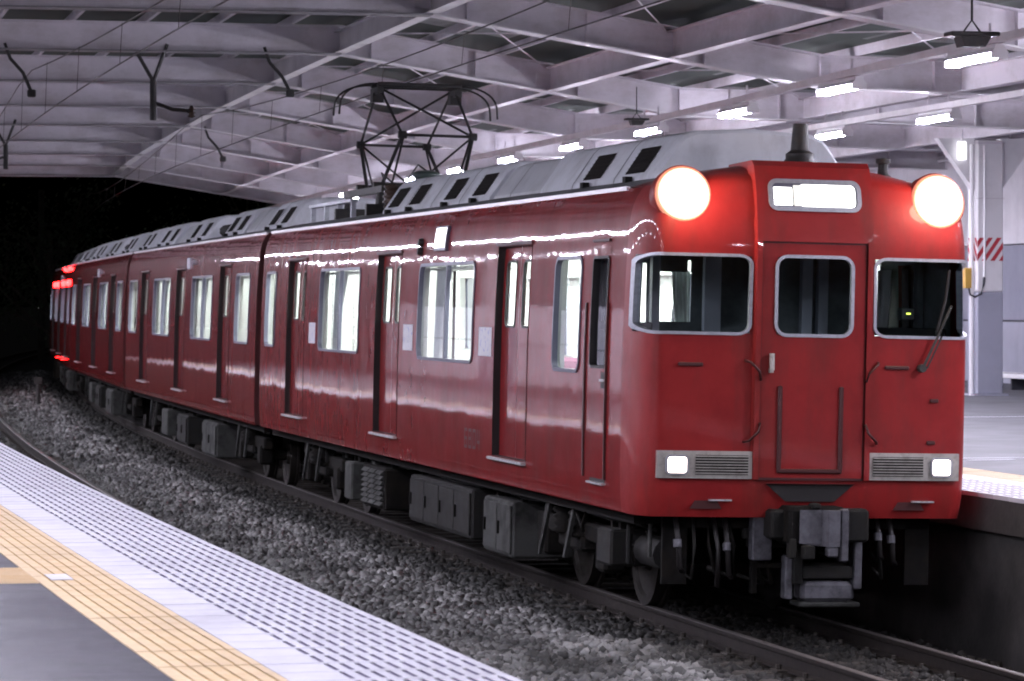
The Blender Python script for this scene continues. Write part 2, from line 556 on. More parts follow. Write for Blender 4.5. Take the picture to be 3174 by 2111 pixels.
# ballast stones
def ballast():
    def cloud(n, s0, s1, d0, d1, r0, r1, crest=True):
        s = rng.uniform(s0, s1, n)
        d = rng.uniform(d0, d1, n)
        r = rng.uniform(r0, r1, n)
        return s, d, r
    parts = [cloud(24000, -13, 9, -3.35, -0.66, .022, .050), cloud(8000, -13, 4, -0.5, 1.35, .022, .045),
             cloud(15000, 9, 30, -3.5, -0.66, .024, .044), cloud(9000, 30, 62, -4.4, -0.66, .032, .058), cloud(3500, 60, 100, -5.2, -0.66, .05, .08)]
    s = np.concatenate([p[0] for p in parts])
    d = np.concatenate([p[1] for p in parts])
    r = np.concatenate([p[2] for p in parts])
    n = len(s)
    on_rail = (np.abs(np.abs(d) - 0.566) < 0.08) | (np.abs(np.abs(d + 3.8) - 0.566) < 0.08)
    zb = np.interp(d, [p[0] for p in prof], [p[1] for p in prof])
    clump = np.array([mnoise.noise(Vector((a * 0.9, b * 1.6, 0))) for a, b in zip(s, d)])
    z = zb + rng.uniform(-0.012, 0.028, n) + np.where((d > -3.2) & (d < -0.9), np.clip(clump, -0.12, 1) * 0.09, 0)
    z = np.where(on_rail, zb - 0.02, z)
    ph = PHI0 - s / RAD
    X = CEN[0] - (RAD - d) * np.cos(ph)
    Y = CEN[1] - (RAD - d) * np.sin(ph)
    cube = np.array([[-1, -1, -1], [1, -1, -1], [1, 1, -1], [-1, 1, -1], [-1, -1, 1], [1, -1, 1], [1, 1, 1], [-1, 1, 1]], float) * 0.72
    v = cube[None] * (1 + rng.uniform(-0.42, 0.30, (n, 8, 3)))
    v *= rng.uniform(0.7, 1.25, (n, 1, 3))
    q = rng.normal(size=(n, 4))
    q /= np.linalg.norm(q, axis=1)[:, None]
    w, x, y, zq = q.T
    Rm = np.stack([np.stack([1 - 2 * (y * y + zq * zq), 2 * (x * y - zq * w), 2 * (x * zq + y * w)], -1),
                   np.stack([2 * (x * y + zq * w), 1 - 2 * (x * x + zq * zq), 2 * (y * zq - x * w)], -1),
                   np.stack([2 * (x * zq - y * w), 2 * (y * zq + x * w), 1 - 2 * (x * x + y * y)], -1)], 1)
    v = np.einsum('nij,nkj->nki', Rm, v) * r[:, None, None]
    v += np.stack([X, Y, z], -1)[:, None, :]
    quads = np.array([[3, 2, 1, 0], [4, 5, 6, 7], [0, 1, 5, 4], [1, 2, 6, 5], [2, 3, 7, 6], [3, 0, 4, 7]])
    F = (quads[None] + (np.arange(n) * 8)[:, None, None]).reshape(-1)
    me = bpy.data.meshes.new('ballast')
    me.vertices.add(n * 8)
    me.vertices.foreach_set('co', v.reshape(-1))
    me.loops.add(n * 24)
    me.loops.foreach_set('vertex_index', F.astype(np.int32))
    me.polygons.add(n * 6)
    me.polygons.foreach_set('loop_start', np.arange(0, n * 24, 4, dtype=np.int32))
    me.polygons.foreach_set('loop_total', np.full(n * 6, 4, dtype=np.int32))
    # grey crushed stone between the tracks, rust and oil brown next to the rails
    stain = np.clip(1 - np.abs(d) / 1.55 + 0.0, 0, 1) ** 0.7
    stain = np.clip(stain * 1.5 + clump * 0.35, 0, 1)
    stain2 = np.clip(1.25 - np.abs(d + 3.8) / 0.9, 0, 1)
    st = np.maximum(stain, stain2 * 0.8)
    t = rng.uniform(0.22, 1.60, n) * (1 + 1.3 * clump)
    t = np.clip(t, 0.2, 2.2)
    pale = rng.random(n) < 0.12
    t = np.where(pale, t * 1.5, t)
    t = t * (0.62 + 0.85 * np.exp(-((d + 1.95) / 0.62) ** 2))
    grey = np.stack([0.120 * t, 0.121 * t, 0.118 * t], -1)
    brown = np.stack([0.016 * t, 0.0145 * t, 0.0125 * t], -1)
    c = grey * (1 - st[:, None]) + brown * st[:, None]
    ca = me.attributes.new('tone', 'FLOAT_COLOR', 'POINT')
    cc = np.repeat(np.concatenate([c, np.ones((n, 1))], 1), 8, axis=0)
    ca.data.foreach_set('color', cc.reshape(-1))
    me.materials.append(MATS['ballast_stone'])
    me.update()
    me.validate()
    o = link('ballast', me)
    tag(o, 'grey crushed stone ballast heaped beside and between the rails', 'ballast', kind='stuff')


ballast()


# ------------------------------------------------------------------ platforms
def platform(name, edge, side, s0, s1, back, surf):
    """side -1: the platform lies to the left of its edge, +1: to the right."""
    b = MB()
    e = edge + side * 0.02
    pts = [(e + side * 0.10, -0.6), (e + side * 0.10, PZ - 0.30), (e, PZ - 0.30), (e, PZ - 0.035), (back, PZ - 0.035), (back, -0.6)]
    if side < 0:
        pts = pts[::-1]
    b.sweep(pts, s0, s1, 2.0)
    root = b.build(name, 'concrete')
    tag(root, kind='structure')
    a = MB()
    i = edge + side * 1.36
    pr = [(i, PZ - 0.03), (i, PZ), (back, PZ), (back, PZ - 0.03)]
    if side < 0:
        pr = pr[::-1]
    a.sweep(pr, s0, s1, 2.0)
    a.build('asphalt_surface', surf, root)
    return root


def tile_mesh(kind, side, L):
    """one paving slab, x = distance behind the platform edge (0 at the edge), y along the platform."""
    b = MB()
    h = L / 2 - 0.004

    def strip(x0, x1, y0, y1, z, mi):
        X0, X1 = (x0 * side, x1 * side)
        vs = [(X0, y0, z), (X1, y0, z), (X1, y1, z), (X0, y1, z)]
        b.add(vs, [(0, 1, 2, 3)] if side > 0 else [(3, 2, 1, 0)], mi)

    def block(x0, x1, z1):
        X0, X1 = min(x0 * side, x1 * side), max(x0 * side, x1 * side)
        vs = [(X0, -h, -0.035), (X1, -h, -0.035), (X1, h, -0.035), (X0, h, -0.035), (X0, -h, z1), (X1, -h, z1), (X1, h, z1), (X0, h, z1)]
        b.add(vs, [(0, 1, 5, 4), (1, 2, 6, 5), (2, 3, 7, 6), (3, 0, 4, 7)], 0)
    if kind == 'edge':
        block(0.0, 0.906, 0.0)
        x = 0.0
        for k in range(10):
            c = 0.055 + 0.0655 * k
            strip(x, c - 0.011, -h, h, 0, 0)
            strip(c - 0.011, c + 0.011, -h, -h + 0.030, 0, 0)
            strip(c - 0.011, c + 0.011, h - 0.030, h, 0, 0)
            y0, y1 = -h + 0.030, h - 0.030
            strip(c - 0.011, c + 0.011, y0, y1, -0.006, 1)
            for (xa, xb, ya, yb) in ((c - .011, c - .011, y0, y1), (c + .011, c + .011, y1, y0)):
                vs = [(xa * side, ya, -0.006), (xb * side, yb, -0.006), (xb * side, yb, 0), (xa * side, ya, 0)]
                b.add(vs, [(0, 1, 2, 3)], 1)
            x = c + 0.011
        strip(x, 0.906, -h, h, 0, 0)
    else:
        block(0.912, 1.352, 0.0)
        x = 0.912
        for k in range(6):
            c = 0.955 + 0.066 * k
            strip(x, c - 0.006, -h, h, 0, 0)
            strip(c - 0.006, c + 0.006, -h, h, -0.004, 1)
            x = c + 0.006
        strip(x, 1.352, -h, h, 0, 0)
    return b


def pave(root, edge, side, s0, s1, L=0.315):
    pair = {}
    n = int(round((s1 - s0) / L))
    for k in range(n):
        s = s0 + (k + 0.5) * L
        for kind, nm, mm in (('edge', 'edge_tile', ['white_tile', 'tile_slot']), ('warn', 'tactile_tile', ['yellow_tile', 'yellow_groove'])):
            M = MS(s, edge, PZ + random.uniform(-0.0012, 0.0012))
            if kind not in pair:
                pair[kind] = tile_mesh(kind, side, L).build(nm, mm, root, M=M).data
            else:
                link(nm, pair[kind], root, M)


def plain_strip(root, edge, side, s0, s1):
    for nm, a, b_, mm in (('edge_paving', 0.0, 0.906, 'white_tile'), ('tactile_paving', 0.912, 1.352, 'yellow_tile')):
        p = [(edge + side * a, PZ - 0.035), (edge + side * a, PZ), (edge + side * b_, PZ), (edge + side * b_, PZ - 0.035)]
        if side < 0:
            p = p[::-1]
        m = MB()
        m.sweep(p, s0, s1, 2.0)
        tag(m.build(nm, mm, root), kind='stuff')


pn = platform('platform_near', NEAR, -1, -42, 74, -15.6, 'asphalt')
pave(pn, NEAR, -1, -13.23, 11.34)
plain_strip(pn, NEAR, -1, -42, -13.23)
plain_strip(pn, NEAR, -1, 11.34, 74)
# branch of guiding tiles that leads away from the edge
for k in range(6):
    b = MB()
    for j in range(3):
        y = (j - 1) * 0.345
        b.box(-0.155, 0.155, y - 0.168, y + 0.168, -0.02, 0.0035)
        for q in range(4):
            b.box(-0.15, 0.15, y - 0.128 + q * 0.085 - 0.012, y - 0.128 + q * 0.085 + 0.012, 0.0035, 0.008)
    b.build('guiding_tile', 'yellow_tile', pn, M=MS(-6.57, NEAR - 1.355 - 0.16 - k * 0.315, PZ))
# pale worn plate set in the junction
b = MB()
b.box(-0.06, 0.06, -0.18, 0.18, 0.0, 0.004)
b.build('worn_plate', 'white_tile', pn, M=MS(-6.75, NEAR - 1.22, PZ + 0.002))

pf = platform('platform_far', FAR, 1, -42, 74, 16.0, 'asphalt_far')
pave(pf, FAR, 1, -3.15, 8.19)
plain_strip(pf, FAR, 1, -42, -3.15)
plain_strip(pf, FAR, 1, 8.19, 74)
for (s, d, ln, rz) in ((16.0, 8.3, 3.2, 0.0), (5.1, 4.0, 1.6, 0.0), (4.75, 3.62, 0.5, 0.1)):
    b = MB()
    b.box(-ln / 2, ln / 2, -0.03, 0.03, 0.0, 0.004)
    b.build('floor_marking', 'white_tile', pf, M=MS(s, d, PZ + 0.001, rz))


# ------------------------------------------------------------------ walls behind the platforms
def back_wall(name, d, side, s0, s1, label, low='grey_low', mid='grey_panel', up='white_panel'):
    root = empty(name, Matrix.Identity(4))
    tag(root, label, 'wall')
    th = 0.18 * side
    L = 2.3
    n = int((s1 - s0) / L)
    shared = {}
    for k in range(n):
        for nm, z0, z1, mm in (('lower_panel', PZ, 2.20, low), ('middle_panel', 2.235, 3.61, mid), ('upper_panel', 3.63, 6.25, up)):
            M = MS(s0 + (k + 0.5) * L, d, 0)
            if nm not in shared:
                b = MB()
                x0, x1 = min(0, th), max(0, th)
                b.box(x0, x1, -L / 2 + 0.008, L / 2 - 0.008, z0, z1, bev=0.006)
                shared[nm] = b.build(nm, mm, root, M=M).data
            else:
                link(nm, shared[nm], root, M)
    b = MB()
    b.sweep([(d + 0.03 * side, 2.19), (d + 0.10 * side, 2.19), (d + 0.10 * side, 2.245), (d + 0.03 * side, 2.245)][::side], s0, s1)
    b.build('dark_joint', 'dark_line', root)
    b = MB()
    b.sweep([(d + 0.2 * side, PZ), (d + 0.24 * side, PZ), (d + 0.24 * side, 6.3), (d + 0.2 * side, 6.3)][::side], s0, s1)
    b.build('backing', up, root)
    for z in (5.30, 5.42):
        b = MB()
        b.tube([W(s0 + (s1 - s0) * i / 30, d - 0.12 * side, z) for i in range(31)], 0.035, 8)
        b.build('conduit', 'roof_steel', root)
    return root


back_wall('platform_wall', 14.45, 1, 14, 74, 'white wall with grey lower panels behind the far platform')
back_wall('platform_wall', -14.9, -1, -40, 72, 'unseen white panelled wall behind the near platform, upper band darkened against bounce light', 'white_panel', 'white_panel', 'dark_line')  # unseen wall, coloured for the light: white feeds reflections, dark band spares the roof

# ------------------------------------------------------------------ station roof
GS = [15.9 + 6.9 * k for k in range(-6, 9)]
GB = [(-15.5, 6.17), (0.45, 6.17), (5.6, 5.33), (14.6, 5.12)]
HW = 0.43


def gz(d):
    for (a, b) in zip(GB[:-1], GB[1:]):
        if d <= b[0]:
            return a[1] + (b[1] - a[1]) * (d - a[0]) / (b[0] - a[0])
    return GB[-1][1]


roof = empty('station_roof', Matrix.Identity(4))
tag(roof, kind='structure')
gm = MB()
pts = GB
for (a, c) in zip(pts[:-1], pts[1:]):
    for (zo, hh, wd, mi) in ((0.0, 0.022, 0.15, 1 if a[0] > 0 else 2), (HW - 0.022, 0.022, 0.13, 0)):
        vs = []
        for (d, z) in (a, c):
            for (y, q) in ((-wd, 0), (wd, 0), (wd, hh), (-wd, hh)):
                vs.append((d, y, z + zo + q))
        gm.add(vs, [(0, 1, 5, 4), (1, 2, 6, 5), (2, 3, 7, 6), (3, 0, 4, 7), (3, 2, 1, 0), (4, 5, 6, 7)], mi)
    vs = []
    for (d, z) in (a, c):
        for (y, q) in ((-0.008, 0.022), (0.008, 0.022), (0.008, HW - 0.022), (-0.008, HW - 0.022)):
            vs.append((d, y, z + q))
    gm.add(vs, [(0, 1, 5, 4), (1, 2, 6, 5), (2, 3, 7, 6), (3, 0, 4, 7)], 0)
d = 0.9
while d < 14:
    z = gz(d)
    gm.box(d - 0.006, d + 0.006, -0.10, 0.10, z + 0.024, z + HW - 0.024)
    d += 1.55
for dd in (0.45, 3.6):
    z = gz(dd)
    gm.box(dd - 0.22, dd + 0.22, -0.024, -0.009, z + 0.1, z + HW - 0.1)
gfirst = None
for s in GS:
    if gfirst is None:
        gfirst = gm.build('girder', ['roof_steel', 'roof_flange', 'roof_flange_shaded'], roof, M=MS(s, 0))
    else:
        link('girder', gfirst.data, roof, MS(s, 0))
# deep beams along the track, one piece per bay
for dd, dep in ((-11.4, 0.30), (0.45, 0.30), (3.6, 0.34), (7.5, 0.30), (11.4, 0.34)):
    z = gz(dd) + 0.024
    for a, c in zip(GS[:-1], GS[1:]):
        b = MB()
        for (x0, x1, z0, z1) in ((-.09, .09, 0, .016), (-.006, .006, .016, dep), (-.09, .09, dep, dep + .016)):
            b.sweep([(dd + x0, z + z0), (dd + x1, z + z0), (dd + x1, z + z1), (dd + x0, z + z1)], a + 0.012, c - 0.012, 7)
        b.build('long_beam', 'roof_flange' if dd == 0.45 else 'roof_steel', roof)
# roof sheets and the light purlins that carry them
dd = -15.0
while dd < 14.4:
    z = gz(dd) + HW
    b = MB()
    b.sweep([(dd, z), (dd + .05, z), (dd + .05, z + .12), (dd, z + .12)], GS[0], GS[-1], 6.9)
    b.build('purlin', 'roof_steel', roof)
    dd += 1.05
for k, (a, c) in enumerate(zip(GS[:-1], GS[1:])):
    b = MB()
    for (p, q) in zip(GB[:-1], GB[1:]):
        b.sweep([(p[0], p[1] + HW + .13), (q[0], q[1] + HW + .13), (q[0], q[1] + HW + .18), (p[0], p[1] + HW + .18)], a, c, 7)
    b.build('roof_sheet', 'roof_sheet', roof)
    for d0 in (1.2, 4.3, 6.6, 9.0):
        b = MB()
        x = d0
        b.sweep([(x, gz(x) + HW + .125), (x + 1.5, gz(x + 1.5) + HW + .125), (x + 1.5, gz(x + 1.5) + HW + .122), (x, gz(x) + HW + .122)], a + 1.0, c - 1.2, 7)
        b.build('skylight_panel', 'skylight', roof)
# end fascia of the roof
b = MB()
for (p, q) in zip(GB[:-1], GB[1:]):
    b.sweep([(p[0], p[1] - .02), (q[0], q[1] - .02), (q[0], q[1] + HW + .2), (p[0], p[1] + HW + .2)], GS[-1] + .2, GS[-1] + .26, 1)
b.build('end_fascia', 'roof_steel', roof)


# thin bracing rods under the sheets
def rod(p, q, r=0.011):
    b = MB()
    b.tube([p, q], r, 5)
    return b.build('brace_rod', 'roof_steel', roof)


for k in range(5, len(GS) - 1):
    for (d0, d1) in ((0.6, 3.5), (3.7, 7.4)):
        a, c = GS[k] + 0.05, GS[k + 1] - 0.05
        rod(W(a, d0, gz(d0) + 0.36), W(c, d1, gz(d1) + 0.36))
        rod(W(a, d1, gz(d1) + 0.34), W(c, d0, gz(d0) + 0.34))


# ------------------------------------------------------------------ platform columns
def column(s, d, label, hazard=False, side=1):
    root = empty('platform_column', MS(s, d, PZ))
    tag(root, label, 'column', 'steel columns carrying the station roof')
    top = gz(d) - PZ
    w = 0.22
    for nm, z0, z1, mm in (('lower_shaft', 0.02, 1.66, 'grey_low'), ('upper_shaft', 1.664, top - 0.03, 'white_column')):
        b = MB()
        b.box(-w, w, -w, w, z0, z1, bev=0.02)
        b.build(nm, mm, root)
    b = MB()
    b.box(-w - .07, w + .07, -w - .07, w + .07, 0, 0.03)
    b.build('base_plate', 'grey_low', root)
    b = MB()
    b.box(-w - .02, w + .02, -w - .02, w + .02, 4.03, 4.06)
    b.build('head_plate', 'roof_steel', root)
    for sg in (-1, 1):                                   # haunch that widens towards the girder
        b = MB()
        y0, y1 = -0.10, 0.10
        x0, x1 = sg * w, sg * (w + 0.62)
        vs = [(x0, y0, top - .85), (x0, y0, top), (x1, y0, top), (x0, y1, top - .85), (x0, y1, top), (x1, y1, top)]
        b.add(vs, [(0, 1, 2), (5, 4, 3), (0, 2, 5, 3), (1, 4, 5, 2), (0, 3, 4, 1)])
        b.build('haunch', 'white_column', root)
    b = MB()
    b.cyl((-w - .05, -.10, 0.0), (-w - .05, -.10, top - .1), 0.035, 8)
    b.build('drain_pipe', 'white_column', root, smooth=True, auto=40)
    if hazard:
        z0, z1 = 2.16, 2.53
        b = MB()
        k = -3
        while k < 4:
            for face in (0, 1):
                xs = [k * 0.145, k * 0.145 + 0.075]
                lean = 0.26
                poly = [(xs[0], z0), (xs[1], z0), (xs[1] + lean, z1), (xs[0] + lean, z1)]
                # clip the slanted bar to the face of the shaft
                out = []

                def clip(pl, lim, sgn):
                    r = []
                    for i in range(len(pl)):
                        p, q = pl[i], pl[(i + 1) % len(pl)]
                        pin, qin = sgn * (p[0] - lim) <= 0, sgn * (q[0] - lim) <= 0
                        if pin:
                            r.append(p)
                        if pin != qin:
                            t = (lim - p[0]) / (q[0] - p[0])
                            r.append((lim, p[1] + (q[1] - p[1]) * t))
                    return r
                out = clip(clip(poly, w - .005, 1), -w + .005, -1)
                if len(out) > 2:
                    if face == 0:
                        vs = [(x, -w - 0.004, z) for x, z in out]
                        fs = [tuple(range(len(out)))]
                    else:
                        vs = [(-w - 0.004, x, z) for x, z in out]
                        fs = [tuple(range(len(out) - 1, -1, -1))]
                    b.add(vs, fs)
            k += 1
        b.build('hazard_stripes', 'hazard_red', root)
        b = MB()
        b.box(-w - .17, -w - .06, -.14, .02, 1.72, 2.05, bev=.01)
        b.build('switch_box', 'yellow_box', root)
        b = MB()
        b.tube([(-w - .12, -.16, 1.72), (-w - .10, -.17, 1.62), (-w - .02, -.18, 1.58), (-w + .06, -.245, 1.63), (-w + .10, -.245, 1.78), (-w + .11, -.245, 1.90)], 0.018, 6)
        b.build('cable', 'dark_line', root, smooth=True)
        b = MB()
        b.cyl((-w + .12, -w - .01, 1.9), (-w + .12, -w - .01, 4.0), 0.02, 6)
        b.build('conduit', 'white_column', root, smooth=True, auto=40)
        b = MB()
        b.box(-w - .02, w + .02, -w - .012, -w - .002, 3.155, 3.165)
        b.build('seam_band', 'roof_steel', root)


column(25.6, 11.4, 'white steel column with red and white hazard stripes beside the train front', True)
column(34.9, 11.4, 'pale steel column seen just right of the roof horn')
for k in range(4):
    column(44.2 + 9.3 * k, 11.4, 'far pale steel column on the far platform behind the train roof')
for k in range(6):
    column(-21 + 13.8 * k, -12.2, 'pale steel column on the near platform outside the frame')


# ------------------------------------------------------------------ platform lamps
def lamp_mesh(hood, L=1.24):
    root = empty('tube_lamp', Matrix.Identity(4))
    b = MB()
    vs = []
    for y in (-L / 2 - .03, L / 2 + .03):
        for (x, z) in ((-.05, .10), (-.05, .065), (-.095, .015), (.095, .015), (.05, .065), (.05, .10)):
            vs.append((x, y, z))
    fs = [(i, (i + 1) % 6, 6 + (i + 1) % 6, 6 + i) for i in range(6)] + [tuple(range(5, -1, -1)), tuple(range(6, 12))]
    b.add(vs, fs)
    b.build('housing', 'fixture', root)
    if hood:                                         # added unseen baffles that keep the light off the roof
        for sg in (-1, 1):
            b = MB()
            b.add([(sg * .094, -L / 2 - .03, .017), (sg * .094, L / 2 + .03, .017), (sg * .125, L / 2 + .03, -.024), (sg * .125, -L / 2 - .03, -.024),
                   (sg * .098, -L / 2 - .03, .017), (sg * .098, L / 2 + .03, .017), (sg * .129, L / 2 + .03, -.024), (sg * .129, -L / 2 - .03, -.024)],
                  [(0, 1, 2, 3), (7, 6, 5, 4), (3, 2, 6, 7), (0, 4, 5, 1)])
            b.build('added_baffle', 'fixture', root)
    for x in (-.045, .045):
        b = MB()
        vs = []
        for y in (-L / 2, L / 2):
            for a in (180, 216, 252, 288, 324, 360):
                vs.append((x + .026 * math.cos(R_(a)), y, -.008 + .026 * math.sin(R_(a))))
        b.add(vs, [(i + 6, i + 7, i + 1, i) for i in range(5)])
        b.build('tube', 'tube' if hood else 'tube_far', root)
    for y in (-L / 2 - .015, L / 2 + .015):
        b = MB()
        b.box(-.085, .085, y - .014, y + .014, -.045, .015)
        b.build('end_cap', 'fixture', root)
    for y in (-.39, .39):
        b = MB()
        b.box(-.012, .012, y - .01, y + .01, .10, .32)
        b.build('hanger', 'roof_steel', root)
    return root


LAMP0 = {}


def lamp(s, d, z, label, group, hood=False):
    if hood not in LAMP0:
        o = LAMP0[hood] = lamp_mesh(hood)
    else:
        KIDS.clear()
        o = copy_tree(LAMP0[hood])
    o.matrix_local = MS(s, d, z)
    tag(o, label, 'lamp', group)


def row1_d(s):
    return float(np.interp(s, [-20, 6, 15.9, 21, 70], [3.3, 3.94, 4.42, 4.56, 4.56]))


ORD = ['largest and rightmost', 'second from the right', 'third from the right', 'fourth from the right', 'fifth from the right', 'sixth from the right', 'seventh, half hidden,']
k = 0
s = 6.0 - 4.85 * 5
i = -5
while s < 68:
    if 0 <= i < 7:
        lb = 'lit tube lamp, ' + ORD[i] + ' in the long row over the train roof'
    else:
        lb = 'lit tube lamp of the long row, hidden by the train or out of frame'
    lamp(s, row1_d(s), 5.0, lb, 'tube lamps of the front row over the far platform')
    s += 4.85
    i += 1
i = -5
s = 16.5 - 4.5 * 5
while s < 66:
    lb = {0: 'lit tube lamp left of the column head, right one of the rear pair', 1: 'lit tube lamp right of the roof horn, left one of the rear pair'}.get(i, 'lit tube lamp of the rear row, hidden by the train or out of frame')
    lamp(s, 7.4, 5.0, lb, 'tube lamps of the rear row over the far platform')
    s += 4.5
    i += 1
for (dd, gname, step) in ((-7.8, 'front', 2.43), (-11.3, 'rear', 4.86)):
    s = -33
    while s < 68:
        lamp(s, dd, 5.0, 'lit tube lamp of the %s row over the near platform, mirrored in the train side' % gname, 'tube lamps of the %s row over the near platform' % gname, True)
        s += step
# light trunking that carries each row
for nm, dl, s0 in (('front', [(s, row1_d(s)) for s in np.arange(-20, 71, 3.0)], 0), ('rear', [(s, 7.4) for s in np.arange(-20, 71, 3.0)], 0)):
    b = MB()
    for (a, c) in zip(dl[:-1], dl[1:]):
        for (x0, x1, z0, z1) in ((-.05, .05, 5.11, 5.19),):
            vs = []
            for (s, d) in (a, c):
                for (x, z) in ((x0, z0), (x1, z0), (x1, z1), (x0, z1)):
                    vs.append(W(s, d + x, z))
            b.add(vs, [(1, 0, 4, 5), (2, 1, 5, 6), (3, 2, 6, 7), (0, 3, 7, 4)])
    o = b.build('light_trunking', 'roof_flange')
    tag(o, 'long pale trunking that carries the %s lamp row over the far platform' % nm, 'trunking')

# hanging loudspeakers under the trunking
for (s, d, sc_, lb) in ((4.6, 3.36, .72, 'black hanging loudspeaker in the upper right corner above the nearest lamp'), (19.1, 3.96, .48, 'black hanging loudspeaker above the fourth lamp of the long row')):
    root = empty('hanging_speaker', MS(s, d, 5.0) @ Matrix.Scale(sc_, 4))
    tag(root, lb, 'speaker', 'loudspeakers hung from the roof')
    b = MB()
    b.box(-.34, .34, -.16, .16, .14, .20, bev=.012)
    b.build('top_plate', 'black_iron', root)
    b = MB()
    vs = [(-.16, -.14, 0), (.14, -.14, 0), (.14, .14, 0), (-.16, .14, 0), (-.20, -.15, .135), (.22, -.15, .135), (.22, .15, .135), (-.20, .15, .135)]
    b.add(vs, [(3, 2, 1, 0), (4, 5, 6, 7), (0, 1, 5, 4), (1, 2, 6, 5), (2, 3, 7, 6), (3, 0, 4, 7)])
    b.build('speaker_box', 'black_iron', root)
    b = MB()
    b.tube([(-.12, 0, .20), (0, 0, .36), (.12, 0, .20)], .014, 6)
    b.cyl((0, 0, .36), (0, 0, 1.1), .016, 6)
    b.build('bracket', 'black_iron', root)
# small lit sign beside the column head
root = empty('lit_sign', MS(25.4, 10.93, 4.84))
tag(root, 'small upright lit white sign beside the head of the hazard column', 'sign')
b = MB()
b.box(-.07, .07, -.03, .03, 0, .30, bev=.012)
b.build('sign_body', 'lit_sign', root)
b = MB()
b.cyl((0, 0, .30), (0, 0, .48), .012, 6)
b.build('hanger', 'roof_steel', root)
# bench by the wall
root = empty('platform_bench', MS(28.6, 13.1, PZ))
tag(root, 'low pale bench along the grey wall at the right edge', 'bench')
b = MB()
b.box(-.25, .25, -1.6, 1.6, .20, .28, bev=.015)
b.build('seat', 'white_column', root)
for y in (-1.3, 0, 1.3):
    b = MB()
    b.box(-.16, .16, y - .03, y + .03, 0, .20)
    b.build('leg', 'dark_line', root)


# ------------------------------------------------------------------ overhead line
def wire(name, pts, r, label):
    b = MB()
    b.tube(pts, r, 6)
    tag(b.build(name, 'wire_copper', smooth=True), label, 'wire')


wire('contact_wire', [W(s, 0.0 + 0.02 * math.sin(s / 14), 5.285) for s in np.arange(-20, 151, 4.0)], 0.0085, 'thin contact wire touching the pantograph above the train')
wire('messenger_wire', [W(s, 0.05, 5.62 + 0.0009 * ((s + 8) % 46 - 23) ** 2) for s in np.arange(-20, 151, 3.0)], 0.009, 'thin messenger wire sagging above the contact wire of the train')
wire('contact_wire', [W(s, -3.90, 5.22) for s in np.arange(-20, 151, 4.0)], 0.0085, 'thin contact wire over the empty track by the near platform')
wire('messenger_wire', [W(s, -3.85, 5.60 + 0.0009 * ((s + 20) % 46 - 23) ** 2) for s in np.arange(-20, 151, 3.0)], 0.009, 'thin messenger wire over the empty track by the near platform')
wire('feeder_wire', [W(s, -6.0, 5.9) for s in np.arange(-20, 151, 4.0)], 0.010, 'faint feeder wire high over the near platform edge')
dn = 0
for dc in (0.05, -3.85):
    b = MB()
    s = -18.0
    while s < 100:
        zt = 5.62 + 0.0009 * ((s + (8 if dc > -1 else 20)) % 46 - 23) ** 2
        b.tube([W(s, dc, zt), W(s, dc - 0.03, 5.29 if dc > -1 else 5.22)], 0.004, 4)
        s += 5.0
    o = b.build('dropper_wires', 'wire_copper')
    tag(o, 'thin dropper wires between contact and messenger wire %s' % ('above the train' if dc > -1 else 'over the empty track'), 'wire', kind='stuff')


def drop_arm(s, d, drop, reach, label, vee=True):
    root = empty('catenary_bracket', MS(s, d, gz(d)))
    tag(root, label, 'bracket', 'dark brackets that hang the overhead wires from the roof')
    if vee:
        b = MB()
        b.cyl((-.24, 0, 0), (0, 0, -.42), .030, 6)
        b.build('strut', 'black_iron', root)
        b = MB()
        b.cyl((.20, 0, .12), (0, 0, -.42), .030, 6)
        b.build('strut', 'black_iron', root)
    else:                                            # a single leaning strut with its clamp
        b = MB()
        b.tube([(-.24, 0, .10), (-.16, 0, -.12), (.02, 0, -.32), (.14, 0, -drop)], .026, 7)
        b.build('strut', 'black_iron', root)
        b = MB()
        b.box(.08, .20, -.05, .05, -drop - .07, -drop + .04, bev=.015)
        b.build('clamp', 'black_iron', root)
        return
    b = MB()
    b.cyl((0, 0, -.40), (0, 0, -drop), .050, 8)
    b.build('drop_tube', 'black_iron', root)
    b = MB()
    b.tube([(0, 0, -drop + .26), (reach * .5, 0, -drop + .16), (reach, 0, -drop + .14)], .030, 6)
    b.build('steady_arm', 'black_iron', root)
    b = MB()
    prf = [(.02, -.06)]
    for q in range(3):
        prf += [(.035, -.05 + q * .05), (.065, -.035 + q * .05), (.035, -.02 + q * .05)]
    b.lathe(Matrix.Translation((reach, 0, -drop + .10)), prf + [(.02, .12)], 10)
    b.build('insulator', 'porcelain', root, smooth=True)


drop_arm(22.8, -2.27, 0.98, 0.55, 'dark Y shaped wire bracket hanging from the roof over the empty track')
drop_arm(22.8, -4.15, 0.60, -0.0, 'dark slanted wire bracket near the top left corner', False)
drop_arm(22.8, -0.42, 0.55, 0.0, 'dark slanted wire bracket left of the roof kink above the train', False)
drop_arm(43.5, -3.3, 0.9, -0.7, 'small far wire bracket deep under the roof over the empty track')
drop_arm(43.5, 1.0, 0.55, -0.6, 'small far wire bracket behind the pantograph', False)

# ================================================================== THE TRAIN
# car frame: x to the right as seen from the front, y backwards along the train, z up


def theta(z):
    return np.interp(z, [0.90, 1.00, 1.30, 2.0, 2.9, 3.1, 3.2, 3.3, 3.47], [-9, -4, 0, 0, 2.5, 4.2, 6.2, 15, 38])


_zz = np.linspace(0.90, 3.47, 515)
_tt = np.tan(np.radians(theta(_zz)))
_off = np.concatenate([[0], np.cumsum((_tt[1:] + _tt[:-1]) / 2 * np.diff(_zz))])
_off = _off - np.interp(1.6, _zz, _off)


def hw(z):
    return 1.365 - float(np.interp(z, _zz, _off))


